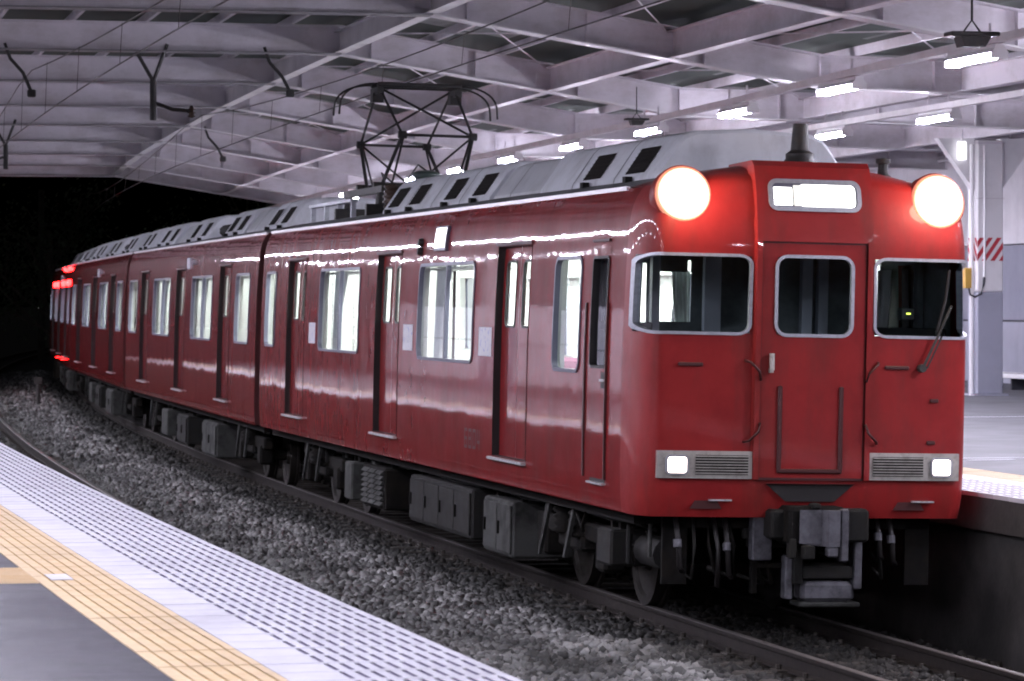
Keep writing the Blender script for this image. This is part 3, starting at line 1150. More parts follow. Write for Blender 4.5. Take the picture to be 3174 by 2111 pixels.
def side_surf(sg, inset=0.0):
    def f(y, z, o=0.0):
        th = R_(float(theta(z)))
        n = Vector((sg * math.cos(th), 0, math.sin(th)))
        return Vector((sg * hw(z), y, z)) + n * (o - inset), n
    return f


def grid(mb, surf, us, zs, holes, flip, mi=0, o=0.0):
    us = sorted(set(round(u, 4) for u in us))
    zs = sorted(set(round(z, 4) for z in zs))
    idx = {}
    vs = []
    fs = []

    def gi(a, b):
        if (a, b) not in idx:
            idx[(a, b)] = len(vs)
            vs.append(surf(us[a], zs[b], o)[0])
        return idx[(a, b)]
    for a in range(len(us) - 1):
        for b in range(len(zs) - 1):
            cu, cz = (us[a] + us[a + 1]) / 2, (zs[b] + zs[b + 1]) / 2
            if any(h[0] < cu < h[1] and h[2] < cz < h[3] for h in holes):
                continue
            q = (gi(a, b), gi(a + 1, b), gi(a + 1, b + 1), gi(a, b + 1))
            fs.append(q[::-1] if flip else q)
    mb.add(vs, fs, mi)


def rr(u0, u1, z0, z1, r, n=5):
    out = []
    for (cx, cz, a0) in ((u1 - r, z1 - r, 0), (u0 + r, z1 - r, 90), (u0 + r, z0 + r, 180), (u1 - r, z0 + r, 270)):
        for i in range(n + 1):
            a = R_(a0 + 90 * i / n)
            out.append((cx + r * math.cos(a), cz + r * math.sin(a)))
    return out


def densify(path, mx):
    out = []
    for i in range(len(path)):
        p, q = path[i], path[(i + 1) % len(path)]
        k = max(1, int(math.ceil(math.hypot(q[0] - p[0], q[1] - p[1]) / mx)))
        for j in range(k):
            out.append((p[0] + (q[0] - p[0]) * j / k, p[1] + (q[1] - p[1]) * j / k))
    return out


def ring(surf, u0, u1, z0, z1, r, wd, proud, depth=0.03, mx=0.12, usc=1.0):
    """frame around an opening u0..u1, z0..z1 (the clear opening), wd wide."""
    mb = MB()
    inner = rr(u0, u1, z0, z1, r)
    outer = rr(u0 - wd * usc, u1 + wd * usc, z0 - wd, z1 + wd, r + wd)
    n = len(inner)
    # same point count: densify pairwise
    I, O = [], []
    for i in range(n):
        p, q = inner[i], inner[(i + 1) % n]
        P, Q = outer[i], outer[(i + 1) % n]
        k = max(1, int(math.ceil(math.hypot(q[0] - p[0], q[1] - p[1]) / mx)))
        for j in range(k):
            t = j / k
            I.append((p[0] + (q[0] - p[0]) * t, p[1] + (q[1] - p[1]) * t))
            O.append((P[0] + (Q[0] - P[0]) * t, P[1] + (Q[1] - P[1]) * t))
    n = len(I)
    vs = []
    for k in range(n):
        vs += [surf(*O[k], -0.004)[0], surf(*O[k], proud)[0], surf(*I[k], proud)[0], surf(*I[k], -depth)[0]]
    fs = []
    for k in range(n):
        j = (k + 1) % n
        for q in range(3):
            fs.append((k * 4 + q, j * 4 + q, j * 4 + q + 1, k * 4 + q + 1))
    mb.add(vs, fs)
    return mb


def pane(surf, u0, u1, z0, z1, o, nu=2, nz=3, flip=False):
    mb = MB()
    grid(mb, surf, np.linspace(u0, u1, nu + 1), np.linspace(z0, z1, nz + 1), [], flip, o=o)
    return mb


ZS = [.90, .94, .98, 1.02, 1.08, 1.15, 1.3, 1.6, 1.98, 2.15, 2.33, 2.55, 2.75, 2.92, 2.98, 3.04, 3.08, 3.12, 3.16, 3.20, 3.24, 3.28, 3.32, 3.36, 3.40, 3.44, 3.47]
WZ0, WZ1 = 1.985, 2.925
DZ0, DZ1 = 1.145, 3.06


def roof_z(x):
    return 3.68 - 0.21 * (abs(x) / 1.235) ** 2.1


def build_car(name, L, doors, wins, cabdoor, front, y0, lamps_lit=False):
    """L body length, doors: centre positions, wins: (y0, y1, panes)."""
    car = empty(name, Matrix.Identity(4))
    P = car
    # --- shell sides
    for sg in (-1, 1):
        sf = side_surf(sg)
        holes = []
        for c in doors:
            holes.append((c - .66, c + .66, DZ0, DZ1))
        for (a, b_, k) in wins:
            holes.append((a, b_, WZ0, WZ1))
        if cabdoor:
            holes.append(cabdoor)
        us = [y0, L] + [h[0] for h in holes] + [h[1] for h in holes] + list(np.arange(math.ceil(y0 * 2) / 2, L, 0.5))
        zs = ZS + [WZ0, WZ1, DZ0, DZ1] + (list(cabdoor[2:]) if cabdoor else [])
        mb = MB()
        grid(mb, sf, us, zs, holes, sg < 0)
        mb.build('body_side', 'red_paint', P, smooth=True)
        # lining
        lm = MB()
        lh = [(a, b_, WZ0, WZ1) for (a, b_, k) in wins] + [(c - .66, c + .66, DZ0, DZ1) for c in doors]
        grid(lm, side_surf(sg, 0.085), [y0 + 1.5 if front else y0 + .1, L - .1] + [q for h in lh for q in h[:2]], [1.16, WZ0, WZ1, DZ1, 3.12], lh, sg > 0)
        lm.build('inner_lining', 'lining', P)
        # gutter
        gb = MB()
        gx = sg * hw(3.47)
        ga = .53 if front else y0
        gb.box(min(gx, gx + sg * .028), max(gx, gx + sg * .028), ga, L, 3.452, 3.486)
        gb.build('rain_gutter', 'gutter_highlight', P)
        # doors
        for c in doors:
            ds = side_surf(sg, 0.062)
            jb = MB()
            path = [(c - .66, DZ0), (c + .66, DZ0), (c + .66, DZ1), (c - .66, DZ1)]
            pth = densify(path, .25)
            vs = []
            for p in pth:
                vs += [sf(*p, 0.006)[0], sf(*p, -0.085)[0]]
            n = len(pth)
            fs = []
            for k in range(n):
                j = (k + 1) % n
                q = (2 * k, 2 * j, 2 * j + 1, 2 * k + 1)
                fs.append(q if sg < 0 else q[::-1])
            jb.add(vs, fs)
            jb.build('door_jamb', 'rubber', P)
            hood = MB()
            for k in range(2):
                a = [sf(c - .70, DZ1 + .012 + k * .03, 0.003)[0], sf(c + .70, DZ1 + .012 + k * .03, 0.003)[0]]
            p1, n1 = sf(c, DZ1 + .02)
            hood.box(min(p1.x, p1.x + sg * .022), max(p1.x, p1.x + sg * .022), c - .70, c + .70, DZ1 + .008, DZ1 + .034)
            hood.build('door_hood', 'jamb_dark', P)
            for (a, b_) in ((c - .655, c - .004), (c + .004, c + .655)):
                m_ = (a + b_) / 2
                hole = (m_ - .20, m_ + .20, 2.33, 2.93)
                db = MB()
                grid(db, ds, [a, b_, hole[0], hole[1]], [DZ0, 1.6, 2.0, 2.33, 2.6, 2.93, DZ1], [hole], sg < 0)
                leaf = db.build('door_leaf', 'red_paint', P, smooth=True)
                rb = ring(ds, hole[0] + .012, hole[1] - .012, hole[2] + .012, hole[3] - .012, .05, .02, .006, .015, .3)
                rb.build('window_seal', 'rubber', leaf)
                pane(ds, hole[0], hole[1], hole[2], hole[3], -.012, 1, 2, sg < 0).build('glass_pane', 'window_glass', leaf)
                ib = MB()
                grid(ib, side_surf(sg, 0.09), [a, b_, hole[0], hole[1]], [DZ0, 2.33, 2.93, DZ1], [hole], sg > 0)
                ib.build('inner_face', 'lining', leaf)
            sb = MB()
            px = sg * (hw(DZ0) + .002)
            sb.box(min(px, px + sg * .05), max(px, px + sg * .05), c - .69, c + .69, DZ0 - .035, DZ0 - .008, bev=.006)
            sb.build('door_step', 'steel_bright', P)
        # windows
        for (a, b_, k) in wins:
            fr = ring(sf, a + .012, b_ - .012, WZ0 + .012, WZ1 - .012, .085, .030, .012, .035)
            f_o = fr.build('window_frame', 'frame_dark', P, smooth=True, auto=35)
            pane(sf, a, b_, WZ0, WZ1, -.022, 3, 4, sg < 0).build('glass_pane', 'window_glass', f_o)
            if k == 2:
                mm = (a + b_) / 2
                mb2 = MB()
                z_ = [WZ0, 2.3, 2.6, WZ1]
                for q in range(3):
                    A, B = sf(mm, z_[q])[0], sf(mm, z_[q + 1])[0]
                    mb2.add([A + Vector((sg * .006, -.022, 0)), A + Vector((sg * .006, .022, 0)), B + Vector((sg * .006, .022, 0)), B + Vector((sg * .006, -.022, 0)),
                             A + Vector((-sg * .035, -.022, 0)), A + Vector((-sg * .035, .022, 0)), B + Vector((-sg * .035, .022, 0)), B + Vector((-sg * .035, -.022, 0))],
                            [(0, 1, 2, 3), (4, 5, 1, 0), (7, 6, 5, 4)[::-1], (3, 2, 6, 7), (0, 3, 7, 4), (1, 5, 6, 2)])
                mb2.build('mullion', 'frame_dark', f_o)
            rv = MB()
            pth = densify([(a, WZ0), (b_, WZ0), (b_, WZ1), (a, WZ1)], .4)
            vs = []
            for p_ in pth:
                vs += [sf(*p_, -.034)[0], sf(*p_, -.10)[0]]
            n_ = len(pth)
            rv.add(vs, [(2 * q, 2 * ((q + 1) % n_), 2 * ((q + 1) % n_) + 1, 2 * q + 1) for q in range(n_)])
            rv.build('window_reveal', 'lining', f_o)
            # curtains gathered at the sides of the panes
            if k == 2:
                for (ca, cdir, cw) in ((a + .06, 1, random.uniform(.25, .45)), (b_ - .06, -1, random.uniform(.45, .8))):
                    cb = MB()
                    nn = 14
                    vs = []
                    for i in range(nn + 1):
                        for (z, wf) in ((WZ1 + .02, 1.0), (2.5, .62), (WZ0 - .02, .45)):
                            t = i / nn
                            y = ca + cdir * cw * wf * t
                            vs.append((sg * (hw(z) - .16 - .022 * math.sin(i * 1.9)), y, z))
                    fs = []
                    for i in range(nn):
                        for q in range(2):
                            fs.append((i * 3 + q, i * 3 + 3 + q, i * 3 + 4 + q, i * 3 + 1 + q))
                    cb.add(vs, fs)
                    cb.build('curtain', 'curtain', P, smooth=True)
    # --- roof
    rb = MB()
    xs = np.linspace(-1, 1, 17)
    ra = .53 if front else y0
    ys = [ra, (ra + L) / 2, L]
    vs = [(x * hw(3.47), y, roof_z(x * hw(3.47))) for y in ys for x in xs]
    n = len(xs)
    fs = [(a * n + i, a * n + i + 1, a * n + n + i + 1, a * n + n + i) for a in range(2) for i in range(n - 1)]
    rb.add(vs, fs)
    rb.build('roof', 'roof_grey', P, smooth=True)
    # --- ends
    def end_plate(y, flip, nm, mm='jamb_dark'):
        eb = MB()
        zz = [z for z in ZS]
        left = [(-hw(z), y, z) for z in zz]
        right = [(hw(z), y, z) for z in zz]
        n = len(zz)
        vs = left + right
        fs = [(i, n + i, n + i + 1, i + 1) for i in range(n - 1)]
        top = [(x * hw(3.47), y, roof_z(x * hw(3.47))) for x in xs]
        o = len(vs)
        vs += top
        fs.append(tuple([n - 1] + [2 * n - 1] + [o + len(xs) - 1 - i for i in range(1, len(xs) - 1)]))
        eb.add(vs, [f[::-1] for f in fs] if flip else fs)
        eb.build(nm, mm, P)
    end_plate(L, True, 'end_wall')
    if not front:
        end_plate(y0, False, 'end_wall')
        gb = MB()
        gb.box(-.62, .62, y0 - .28, y0 - .002, 1.1, 3.15, bev=.03)
        gb.build('gangway_bellows', 'rubber', P)
    gb = MB()
    gb.box(-.62, .62, L + .002, L + .28, 1.1, 3.15, bev=.03)
    gb.build('gangway_bellows', 'rubber', P)
    # --- inside
    ib0 = y0 + 1.62 if front else y0 + .1
    b = MB()
    b.box(-1.27, 1.27, y0 + .1, L - .1, 1.06, 1.14)
    b.build('floor', 'car_floor', P)
    b = MB()
    b.box(-1.2, 1.2, ib0, L - .1, 3.13, 3.15)
    b.build('ceiling', 'lining', P)
    b = MB()
    b.box(-1.2, 1.2, L - .14, L - .1, 1.14, 3.13)
    if not front:
        b.box(-1.2, 1.2, y0 + .1, y0 + .14, 1.14, 3.13)
    b.build('inner_end_wall', 'lining', P)
    for x in (-.62, .62):
        b = MB()
        b.box(x - .10, x + .10, ib0 + .3, L - .4, 3.085, 3.125)
        b.build('ceiling_light', 'cabin_tube', P)
    for (a, b_, k) in wins:
        if b_ - a < 1.5:
            continue
        for sg in (-1, 1):
            b = MB()
            b.box(min(sg * 1.24, sg * .74), max(sg * 1.24, sg * .74), a - .25, b_ + .25, 1.40, 1.60, bev=.04)
            b.box(min(sg * 1.24, sg * 1.10), max(sg * 1.24, sg * 1.10), a - .25, b_ + .25, 1.60, 1.97, bev=.04)
            b.build('bench_seat', 'seat_cloth', P)
            b = MB()
            b.box(min(sg * 1.24, sg * .98), max(sg * 1.24, sg * .98), a - .3, b_ + .3, 2.88, 2.905)
            b.build('luggage_rack', 'steel_bright', P)
    for c in doors:
        for sg in (-1, 1):
            for q in (-.75, .75):
                b = MB()
                b.cyl((sg * .76, c + q, 1.14), (sg * .76, c + q, 3.12), .018, 6)
                b.build('grab_pole', 'steel_bright', P)
    # posters and notices inside the panes
    # --- underframe
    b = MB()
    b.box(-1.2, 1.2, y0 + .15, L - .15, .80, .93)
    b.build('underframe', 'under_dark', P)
    return car


def bogie(P, yc):
    b = MB()
    for sg in (-1, 1):
        x = sg * .92
        b.box(x - .07, x + .07, yc - 1.35, yc + 1.35, .50, .66, bev=.02)
        for q in (-1.05, 1.05):
            b.box(x - .10, x + .10, yc + q - .16, yc + q + .16, .28, .56, bev=.03)
        b.box(x - .10, x + .10, yc - .42, yc + .42, .40, .56, bev=.03)
    b.box(-.85, .85, yc - .25, yc + .25, .44, .66)
    for q in (-1.05, 1.05):
        b.cyl((-.95, yc + q, .43), (.95, yc + q, .43), .08, 8)
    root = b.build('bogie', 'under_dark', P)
    for q in (-1.05, 1.05):
        for sg in (-1, 1):
            w = MB()
            M = Matrix.Translation((sg * .50, yc + q, .43)) @ Matrix.Rotation(R_(90 * sg), 4, 'Y')
            w.lathe(M, [(.46, 0), (.46, .03), (.43, .035), (.43, .125), (.36, .125), (.34, .095), (.14, .085), (.12, .13), (0, .13)], 24)
            w.build('wheel', 'wheel_steel', root, smooth=True, auto=40)
    for sg in (-1, 1):
        for q in (-.28, .28):
            c = MB()
            M = Matrix.Translation((sg * .98, yc + q, .52))
            c.lathe(M, [(.09, 0), (.13, .03), (.09, .06), (.13, .09), (.09, .12), (.13, .15), (.09, .18), (.13, .21), (.09, .25)], 12)
            c.build('spring', 'under_dark', root, smooth=True)
        for (ya, yb, zt, zb, w0, w1) in ((.42, .74, .78, .30, .07, .02), (-.48, -.18, .78, .34, .035, .035)):
            l = MB()
            x = sg * 1.12
            l.add([(x, yc + ya - w0, zt), (x, yc + ya + w0, zt), (x, yc + yb + w1, zb), (x, yc + yb - w1, zb),
                   (x - sg * .03, yc + ya - w0, zt), (x - sg * .03, yc + ya + w0, zt), (x - sg * .03, yc + yb + w1, zb), (x - sg * .03, yc + yb - w1, zb)],
                  [(0, 1, 2, 3), (7, 6, 5, 4), (0, 4, 5, 1), (1, 5, 6, 2), (2, 6, 7, 3), (3, 7, 4, 0)])
            l.build('link_arm', 'under_pale', root)
    return root


def equip(P, ya, yb, za, zb, mm, x0=-1.18, x1=-.45, kind='plain', both=True):
    b = MB()
    b.box(x0, x1, ya, yb, za, zb, bev=.02)
    root = b.build('equipment_box', mm if kind != 'louvre' else 'under_dark', P)
    if kind == 'louvre':
        nz, ny = 7, 3
        for i in range(nz):
            for j in range(ny):
                q = MB()
                y = ya + .06 + (yb - ya - .12) * j / ny
                y2 = ya + .06 + (yb - ya - .12) * (j + 1) / ny - .05
                z = za + .05 + (zb - za - .06) * i / nz
                h = (zb - za - .06) / nz
                vs = [(x0 - .045, y, z), (x0 - .045, y2, z), (x0 - .003, y2, z + h * .72), (x0 - .003, y, z + h * .72), (x0 - .003, y, z), (x0 - .003, y2, z)]
                q.add(vs, [(0, 3, 2, 1), (0, 1, 5, 4), (0, 4, 3), (1, 2, 5)])
                q.build('louver', 'under_pale', root)
    elif kind == 'doors':
        n = max(2, int((yb - ya) / .75))
        for j in range(n):
            q = MB()
            y = ya + .03 + (yb - ya - .06) * j / n
            y2 = ya + .03 + (yb - ya - .06) * (j + 1) / n - .03
            q.box(x0 - .022, x0 - .002, y, y2, za + .04, zb - .04, bev=.006)
            c = q.build('cover_panel', mm, root)
            q = MB()
            q.box(x0 - .04, x0 - .022, y2 - .10, y2 - .07, (za + zb) / 2 - .06, (za + zb) / 2 + .06)
            q.build('latch', 'under_dark', c)
    for y in (ya + .1, yb - .1):
        b = MB()
        b.box(x0 + .1, x0 + .16, y - .03, y + .03, zb, .81)
        b.build('hanger', 'under_dark', root)
    return root


def ac_shroud(P, ya, yb, louvers, sx0=1.0, lift=0.0, mm='ac_grey'):
    prof = [(-.86, 3.54), (-.84, 3.62), (-.655, 3.90), (-.60, 3.955), (-.50, 3.99), (0, 4.02), (.50, 3.99), (.60, 3.955), (.655, 3.90), (.84, 3.62), (.86, 3.54)]
    prof = [(x * sx0, z + (lift if z > 3.7 else 0)) for x, z in prof]
    n = len(prof)
    vs = []
    ys = [(ya, .97, -.035), (ya + .03, .99, -.01), (ya + .07, 1, 0), (yb - .07, 1, 0), (yb - .03, .99, -.01), (yb, .97, -.035)]
    for (y, sx, dz) in ys:
        for (x, z) in prof:
            vs.append((x * sx, y, z + (dz if z > 3.7 else 0)))
    fs = [(a * n + i, a * n + n + i, a * n + n + i + 1, a * n + i + 1) for a in range(len(ys) - 1) for i in range(n - 1)]
    fs = [f[::-1] for f in fs]
    fs += [tuple(range(n)), tuple(range(len(ys) * n - 1, (len(ys) - 1) * n - 1, -1))]
    b = MB()
    b.add(vs, fs)
    root = b.build('air_conditioner' if louvers else 'roof_cover', mm, P, smooth=True, auto=20)
    for sg in (-1, 1):
        for y in louvers:
            q = MB()
            A = Vector((sg * .84, 0, 3.62))
            B = Vector((sg * .67, 0, 3.88))
            dr = (B - A)
            nn = Vector((sg * dr.z, 0, -sg * dr.x * sg)).normalized() if False else Vector((sg * .26, 0, .17)).normalized()
            p0, p1 = A + dr * .10, A + dr * .97
            vs = []
            for (p, yy) in ((p0, y - .31), (p0, y + .31), (p1, y + .31), (p1, y - .31)):
                vs.append(p + nn * .006 + Vector((0, yy, 0)))
            q.add(vs, [(0, 1, 2, 3) if sg > 0 else (3, 2, 1, 0)])
            lo = q.build('air_louver', 'louver_dark', root)
            s_ = MB()
            for k in range(7):
                p = p0 + (p1 - p0) * (k + .5) / 7
                s_.box(-.005, .005, y - .30, y + .30, -.003, .003, M=Matrix.Translation(p + nn * .009))
            s_.build('louver_slats', 'louver_dark', lo)
        for y in louvers:
            q = MB()
            q.box(min(sg * .86, sg * .92), max(sg * .86, sg * .92), y - .05, y + .05, 3.56, 3.62)
            q.build('mounting_foot', 'under_grey', root)
    for y in np.arange(ya + 1.3, yb - .6, 1.45):
        q = MB()
        pp = [(x * 1.004, z + .004) for x, z in prof]
        vs = []
        for yy in (y - .012, y + .012):
            vs += [(x, yy, z) for x, z in pp]
        q.add(vs, [(i, i + 1, n + i + 1, n + i) for i in range(n - 1)])
        q.build('panel_seam', 'roof_grey', root)
    return root


# ------------------------------------------------------------------ leading car
D1 = [4.00, 9.87, 15.82]
W1 = [(1.50, 2.40, 1), (5.60, 8.20, 2), (11.52, 14.10, 2), (17.42, 18.22, 1)]
LEN = 18.60
CABW = (.62, 1.12, 2.03, 2.92)
car1 = build_car('train_car', LEN, D1, W1, CABW, True, 0.12)
tag(car1, 'leading red commuter train car with lit headlamps and cab windows facing us', 'train car', 'red cars of the commuter train')

# front of the cab: t is the share of the half width, -1..1
TA = 0.86


def front_w(t, z):
    a = abs(t)
    if a <= TA:
        w = -0.50 + 0.035 * (a / TA) ** 2
    else:
        q = (a - TA) / (1 - TA)
        w = 0.12 - 0.585 * max(0.0, 1 - q ** 3) ** (1 / 3.0)
    if z > 2.95:
        w += 0.16 * ((z - 2.95) / .7) ** 2 * min(1, max(0, (w - .12) / -.585))
    if z < 1.2:
        w += 0.05 * ((1.2 - z) / .3) ** 2 * min(1, max(0, (w - .12) / -.585))
    return w


def front_surf(t, z, o=0.0):
    def p(t_, z_):
        return Vector((t_ * hw(z_), front_w(t_, z_), z_))
    e = .004
    ta, tb = max(-1, t - e), min(1, t + e)
    za, zb = z - .01, z + .01
    za = max(za, .9)
    du = p(tb, z) - p(ta, z)
    dz = p(t, zb) - p(t, za)
    n = du.cross(dz)
    if abs(t) > .999:
        n = Vector((math.copysign(1, t), 0, 0.0))
    n.normalize()
    return p(t, z) + n * o, n


ts = list(np.linspace(-TA, TA, 21)) + [sg * (TA + (1 - TA) * math.sin(R_(a))) for sg in (-1, 1) for a in list(np.linspace(6, 78, 10)) + [82, 85, 87, 88.5, 90]]
FW = [(-.9965, -.375, 2.33, 2.93), (.375, .9965, 2.33, 2.93)]
holes = FW + [(-.222, .222, 2.33, 2.93)]
fz = sorted(set(ZS + [2.33, 2.93, 3.0]))
b = MB()
grid(b, front_surf, ts + [h[0] for h in holes] + [h[1] for h in holes], fz, holes, False)
# dome that closes the front above the gutter line
T = sorted(set(round(t, 4) for t in ts))
rows = []
for k in range(7):
    q = k / 6.0
    row = []
    for t in T:
        x = t * hw(3.47)
        w0 = front_w(t, 3.47)
        z0 = 3.47
        a = R_(90 * q)
        zt = roof_z(x)
        w1 = .53
        rise = zt - z0
        y = w0 + (min(w0 + .42, w1) - w0) * (1 - math.cos(a))
        row.append((x, y, z0 + rise * math.sin(a)))
    rows.append(row)
rows.append([(t * hw(3.47), .53, roof_z(t * hw(3.47))) for t in T])
vs = [p for r in rows for p in r]
n = len(T)
b.add(vs, [(a * n + i, a * n + i + 1, a * n + n + i + 1, a * n + n + i) for a in range(len(rows) - 1) for i in range(n - 1)])
b.build('cab_front', 'red_front', car1, smooth=True, auto=60)
for (h, nm) in zip(FW, ('l', 'r')):
    def cab_surf(t_, z_, o=0.0):
        return front_surf(max(-.9985, min(.9985, t_)), z_, o)
    fr = ring(cab_surf, h[0] + .002, h[1] - .008, h[2] + .008, h[3] - .008, .062, .024, .012, .04, .03, usc=1 / 1.36)
    if h[0] > 0:
        fr = ring(cab_surf, h[0] + .008, h[1] - .002, h[2] + .008, h[3] - .008, .062, .024, .012, .04, .03, usc=1 / 1.36)
    f_o = fr.build('cab_window_frame', 'frame_alu', car1, smooth=True, auto=35)
    g_ = MB()
    gt = sorted([t for t in T if h[0] < t < h[1]] + [h[0], h[1]])
    grid(g_, front_surf, gt, [2.33, 2.5, 2.7, 2.93], [], False, o=-.02)
    g_.build('glass_pane', 'front_glass', f_o, smooth=True)
# raised centre section with the end door
b = MB()


def cs(u, z, o=0.0):
    w = -.545 + (0.16 * ((z - 2.95) / .7) ** 2 if z > 2.95 else 0)
    return Vector((u, w - o, z)), Vector((0, -1, 0))


grid(b, cs, [-.475, -.43, -.303, .303, .43, .475], [1.20, 1.6, 2.0, 2.33, 2.93, 3.05, 3.2, 3.4, 3.55, 3.64], [(-.303, .303, 2.33, 2.93), (-.43, .43, 1.20, 3.05)], False)
# flanks and top of the raised section
zl = [1.20, 1.6, 2.0, 2.33, 2.93, 3.05, 3.2, 3.4, 3.55, 3.64]
for sg in (-1, 1):
    A = [cs(sg * .475, z)[0] for z in zl]
    B = [Vector((sg * .495, -.45 if z < 3.4 else -.3, z)) for z in zl]
    n = len(zl)
    b.add(A + B, [((i, i + 1, n + i + 1, n + i) if sg > 0 else (i, n + i, n + i + 1, i + 1)) for i in range(n - 1)])
A = [cs(u, 3.64)[0] for u in (-.475, -.25, 0, .25, .475)]
B = [p + Vector((0, .06, .045)) for p in A]
C_ = [Vector((p.x * 1.02, .25, 3.685 if abs(p.x) < .3 else 3.67)) for p in A]
for (q, r) in ((A, B), (B, C_)):
    b.add(q + r, [(i, i + 1, 6 + i, 5 + i) for i in range(4)])
for sg in (-1, 1):
    k = 4 if sg > 0 else 0
    b.add([A[k], B[k], C_[k], Vector((sg * .50, .25, 3.58)), Vector((sg * .495, -.30, 3.5))], [(0, 4, 3, 2, 1) if sg < 0 else (1, 2, 3, 4, 0)])
b.build('sign_housing', 'red_front', car1, smooth=True, auto=30)
b = MB()
ds = lambda u, z, o=0.0: (cs(u, z)[0] + Vector((0, .022 - o, 0)), Vector((0, -1, 0)))
grid(b, ds, [-.42, -.303, .303, .42], [1.215, 1.6, 2.33, 2.93, 3.04], [(-.303, .303, 2.33, 2.93)], False)
end_door = b.build('end_door', 'red_front', car1)
b = MB()
grid(b, lambda u, z, o=0.0: (cs(u, z)[0] + Vector((0, .045, 0)), None), [-.47, .47], [1.20, 3.06], [], False)
b.build('door_gap', 'rubber', end_door) if False else None
fr = ring(lambda u, z, o=0.0: (cs(u, z)[0] + Vector((0, .02 - o, 0)), None), -.298, .298, 2.336, 2.924, .075, .026, .012, .03, .1)
f_o = fr.build('window_frame', 'frame_alu', end_door, smooth=True, auto=35)
b = MB()
b.add([(-.303, -.51, 2.33), (.303, -.51, 2.33), (.303, -.51, 2.93), (-.303, -.51, 2.93)], [(0, 1, 2, 3)])
b.build('glass_pane', 'front_glass', end_door)
b = MB()                                       # dark rubber gap round the door
for (u0, u1, z0, z1) in ((-.43, -.418, 1.2, 3.05), (.418, .43, 1.2, 3.05), (-.43, .43, 3.036, 3.052), (-.43, .43, 1.195, 1.215)):
    b.add([(u0, -.521, z0), (u1, -.521, z0), (u1, -.521, z1), (u0, -.521, z1)], [(0, 1, 2, 3)])
b.build('door_seal', 'jamb_dark', end_door)
b = MB()                                       # lower kick panel outline and handrails
for u in (-.265, .235):
    b.box(u - .018, u + .018, -.545, -.52, 1.27, 1.93, bev=.008)
b.box(-.28, .25, -.545, -.52, 1.25, 1.285, bev=.008)
b.build('kick_panel_rim', 'jamb_dark', end_door)
b = MB()
b.cyl((-.345, -.56, 2.05), (-.345, -.56, 2.18), .022, 8)
b.box(-.36, -.33, -.56, -.52, 2.03, 2.06)
b.build('door_handle', 'grille_metal', end_door)
for sg in (-1, 1):                             # bent grab irons beside the door
    for (z, q) in ((2.06, 1), (1.55, -1)):
        b = MB()
        b.tube([(sg * .43, -.555, z - .09 * q), (sg * .45, -.575, z - .02 * q), (sg * .52, -.575, z + .05 * q), (sg * .545, -.50, z + .06 * q)], .011, 6)
        b.build('grab_iron', 'jamb_dark', car1, smooth=True)
# destination sign
fr = ring(lambda u, z, o=0.0: (cs(u, z)[0] + Vector((0, -o, 0)), None), -.345, .345, 3.325, 3.508, .04, .034, .014, .03, .2)
sg_o = fr.build('destination_sign', 'frame_alu', car1, smooth=True, auto=35)
y_ = -.505


def sign_plate(u0, u1, z0, z1, r, nm, mm, o=0.0):
    q = MB()
    pth = rr(u0, u1, z0, z1, r)
    q.add([(u, cs(u, z)[0].y - .002 - o, z) for u, z in pth], [tuple(range(len(pth)))[::-1]])
    return q.build(nm, mm, sg_o)


sign_plate(-.35, .35, 3.322, 3.51, .035, 'sign_backing', 'frame_dark')
sign_plate(-.335, -.185, 3.335, 3.475, .006, 'class_panel', 'sign_white', .004)
sign_plate(-.175, -.11, 3.33, 3.495, .01, 'frosted_divider', 'sign_frost', .004)
sign_plate(-.125, .33, 3.328, 3.502, .035, 'destination_panel', 'sign_white', .008)
q = MB()
for (u, z, w_, h_) in ((-.30, 3.458, .030, .005), (-.24, 3.445, .022, .005), (-.262, 3.455, .004, .016), (-.298, 3.425, .004, .018), (-.30, 3.400, .024, .005), (-.315, 3.376, .040, .009), (-.235, 3.372, .024, .006), (-.20, 3.372, .014, .005)):
    yb = cs(0, z)[0].y - .009
    q.add([(u - w_ / 2, yb, z - h_ / 2), (u + w_ / 2, yb, z - h_ / 2), (u + w_ / 2, yb, z + h_ / 2), (u - w_ / 2, yb, z + h_ / 2)], [(0, 1, 2, 3)])
q.build('class_lettering', 'sign_ink', sg_o)
# upper headlamps
for sg in (-1, 1):  # outer emissive rings are added bloom, fading from the lens outwards
    t = sg * 1.040 / hw(3.41)
    p, nrm = front_surf(t, 3.40)
    nrm = (nrm * .62 + Vector((0, -1, 0)) * .38).normalized()
    M = Matrix.Translation(p + nrm * 0.012) @ nrm.to_track_quat('Z', 'Y').to_matrix().to_4x4()
    b = MB()
    b.lathe(M, [(.240, -.14), (.236, -.030), (.230, -.018), (.226, -.018)], 32)
    hl = b.build('headlamp', 'red_front', car1, smooth=True, auto=40)
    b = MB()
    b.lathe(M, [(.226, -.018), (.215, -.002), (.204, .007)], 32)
    b.build('bloom_edge', 'head_bloom_edge', hl, smooth=True)
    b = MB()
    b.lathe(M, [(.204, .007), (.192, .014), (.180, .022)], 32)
    b.build('bloom_rim', 'head_bloom_rim', hl, smooth=True)
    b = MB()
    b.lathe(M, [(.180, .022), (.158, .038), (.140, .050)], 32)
    b.build('bloom_ring', 'head_bloom_mid', hl, smooth=True)
    b = MB()
    b.lathe(M, [(.140, .050), (.105, .068), (.07, .080), (.035, .087), (0.0001, .089)], 32)
    b.build('lens', 'head_lens', hl, smooth=True)
    ld = bpy.data.lights.new('headlamp_light', 'POINT')
    ld.energy = 11.0
    ld.color = (1.0, 0.72, 0.50)
    ld.shadow_soft_size = 0.13
    lo = bpy.data.objects.new('headlamp_light', ld)
    col.objects.link(lo)
    lo.parent = hl
    lo.location = p + nrm * 0.27
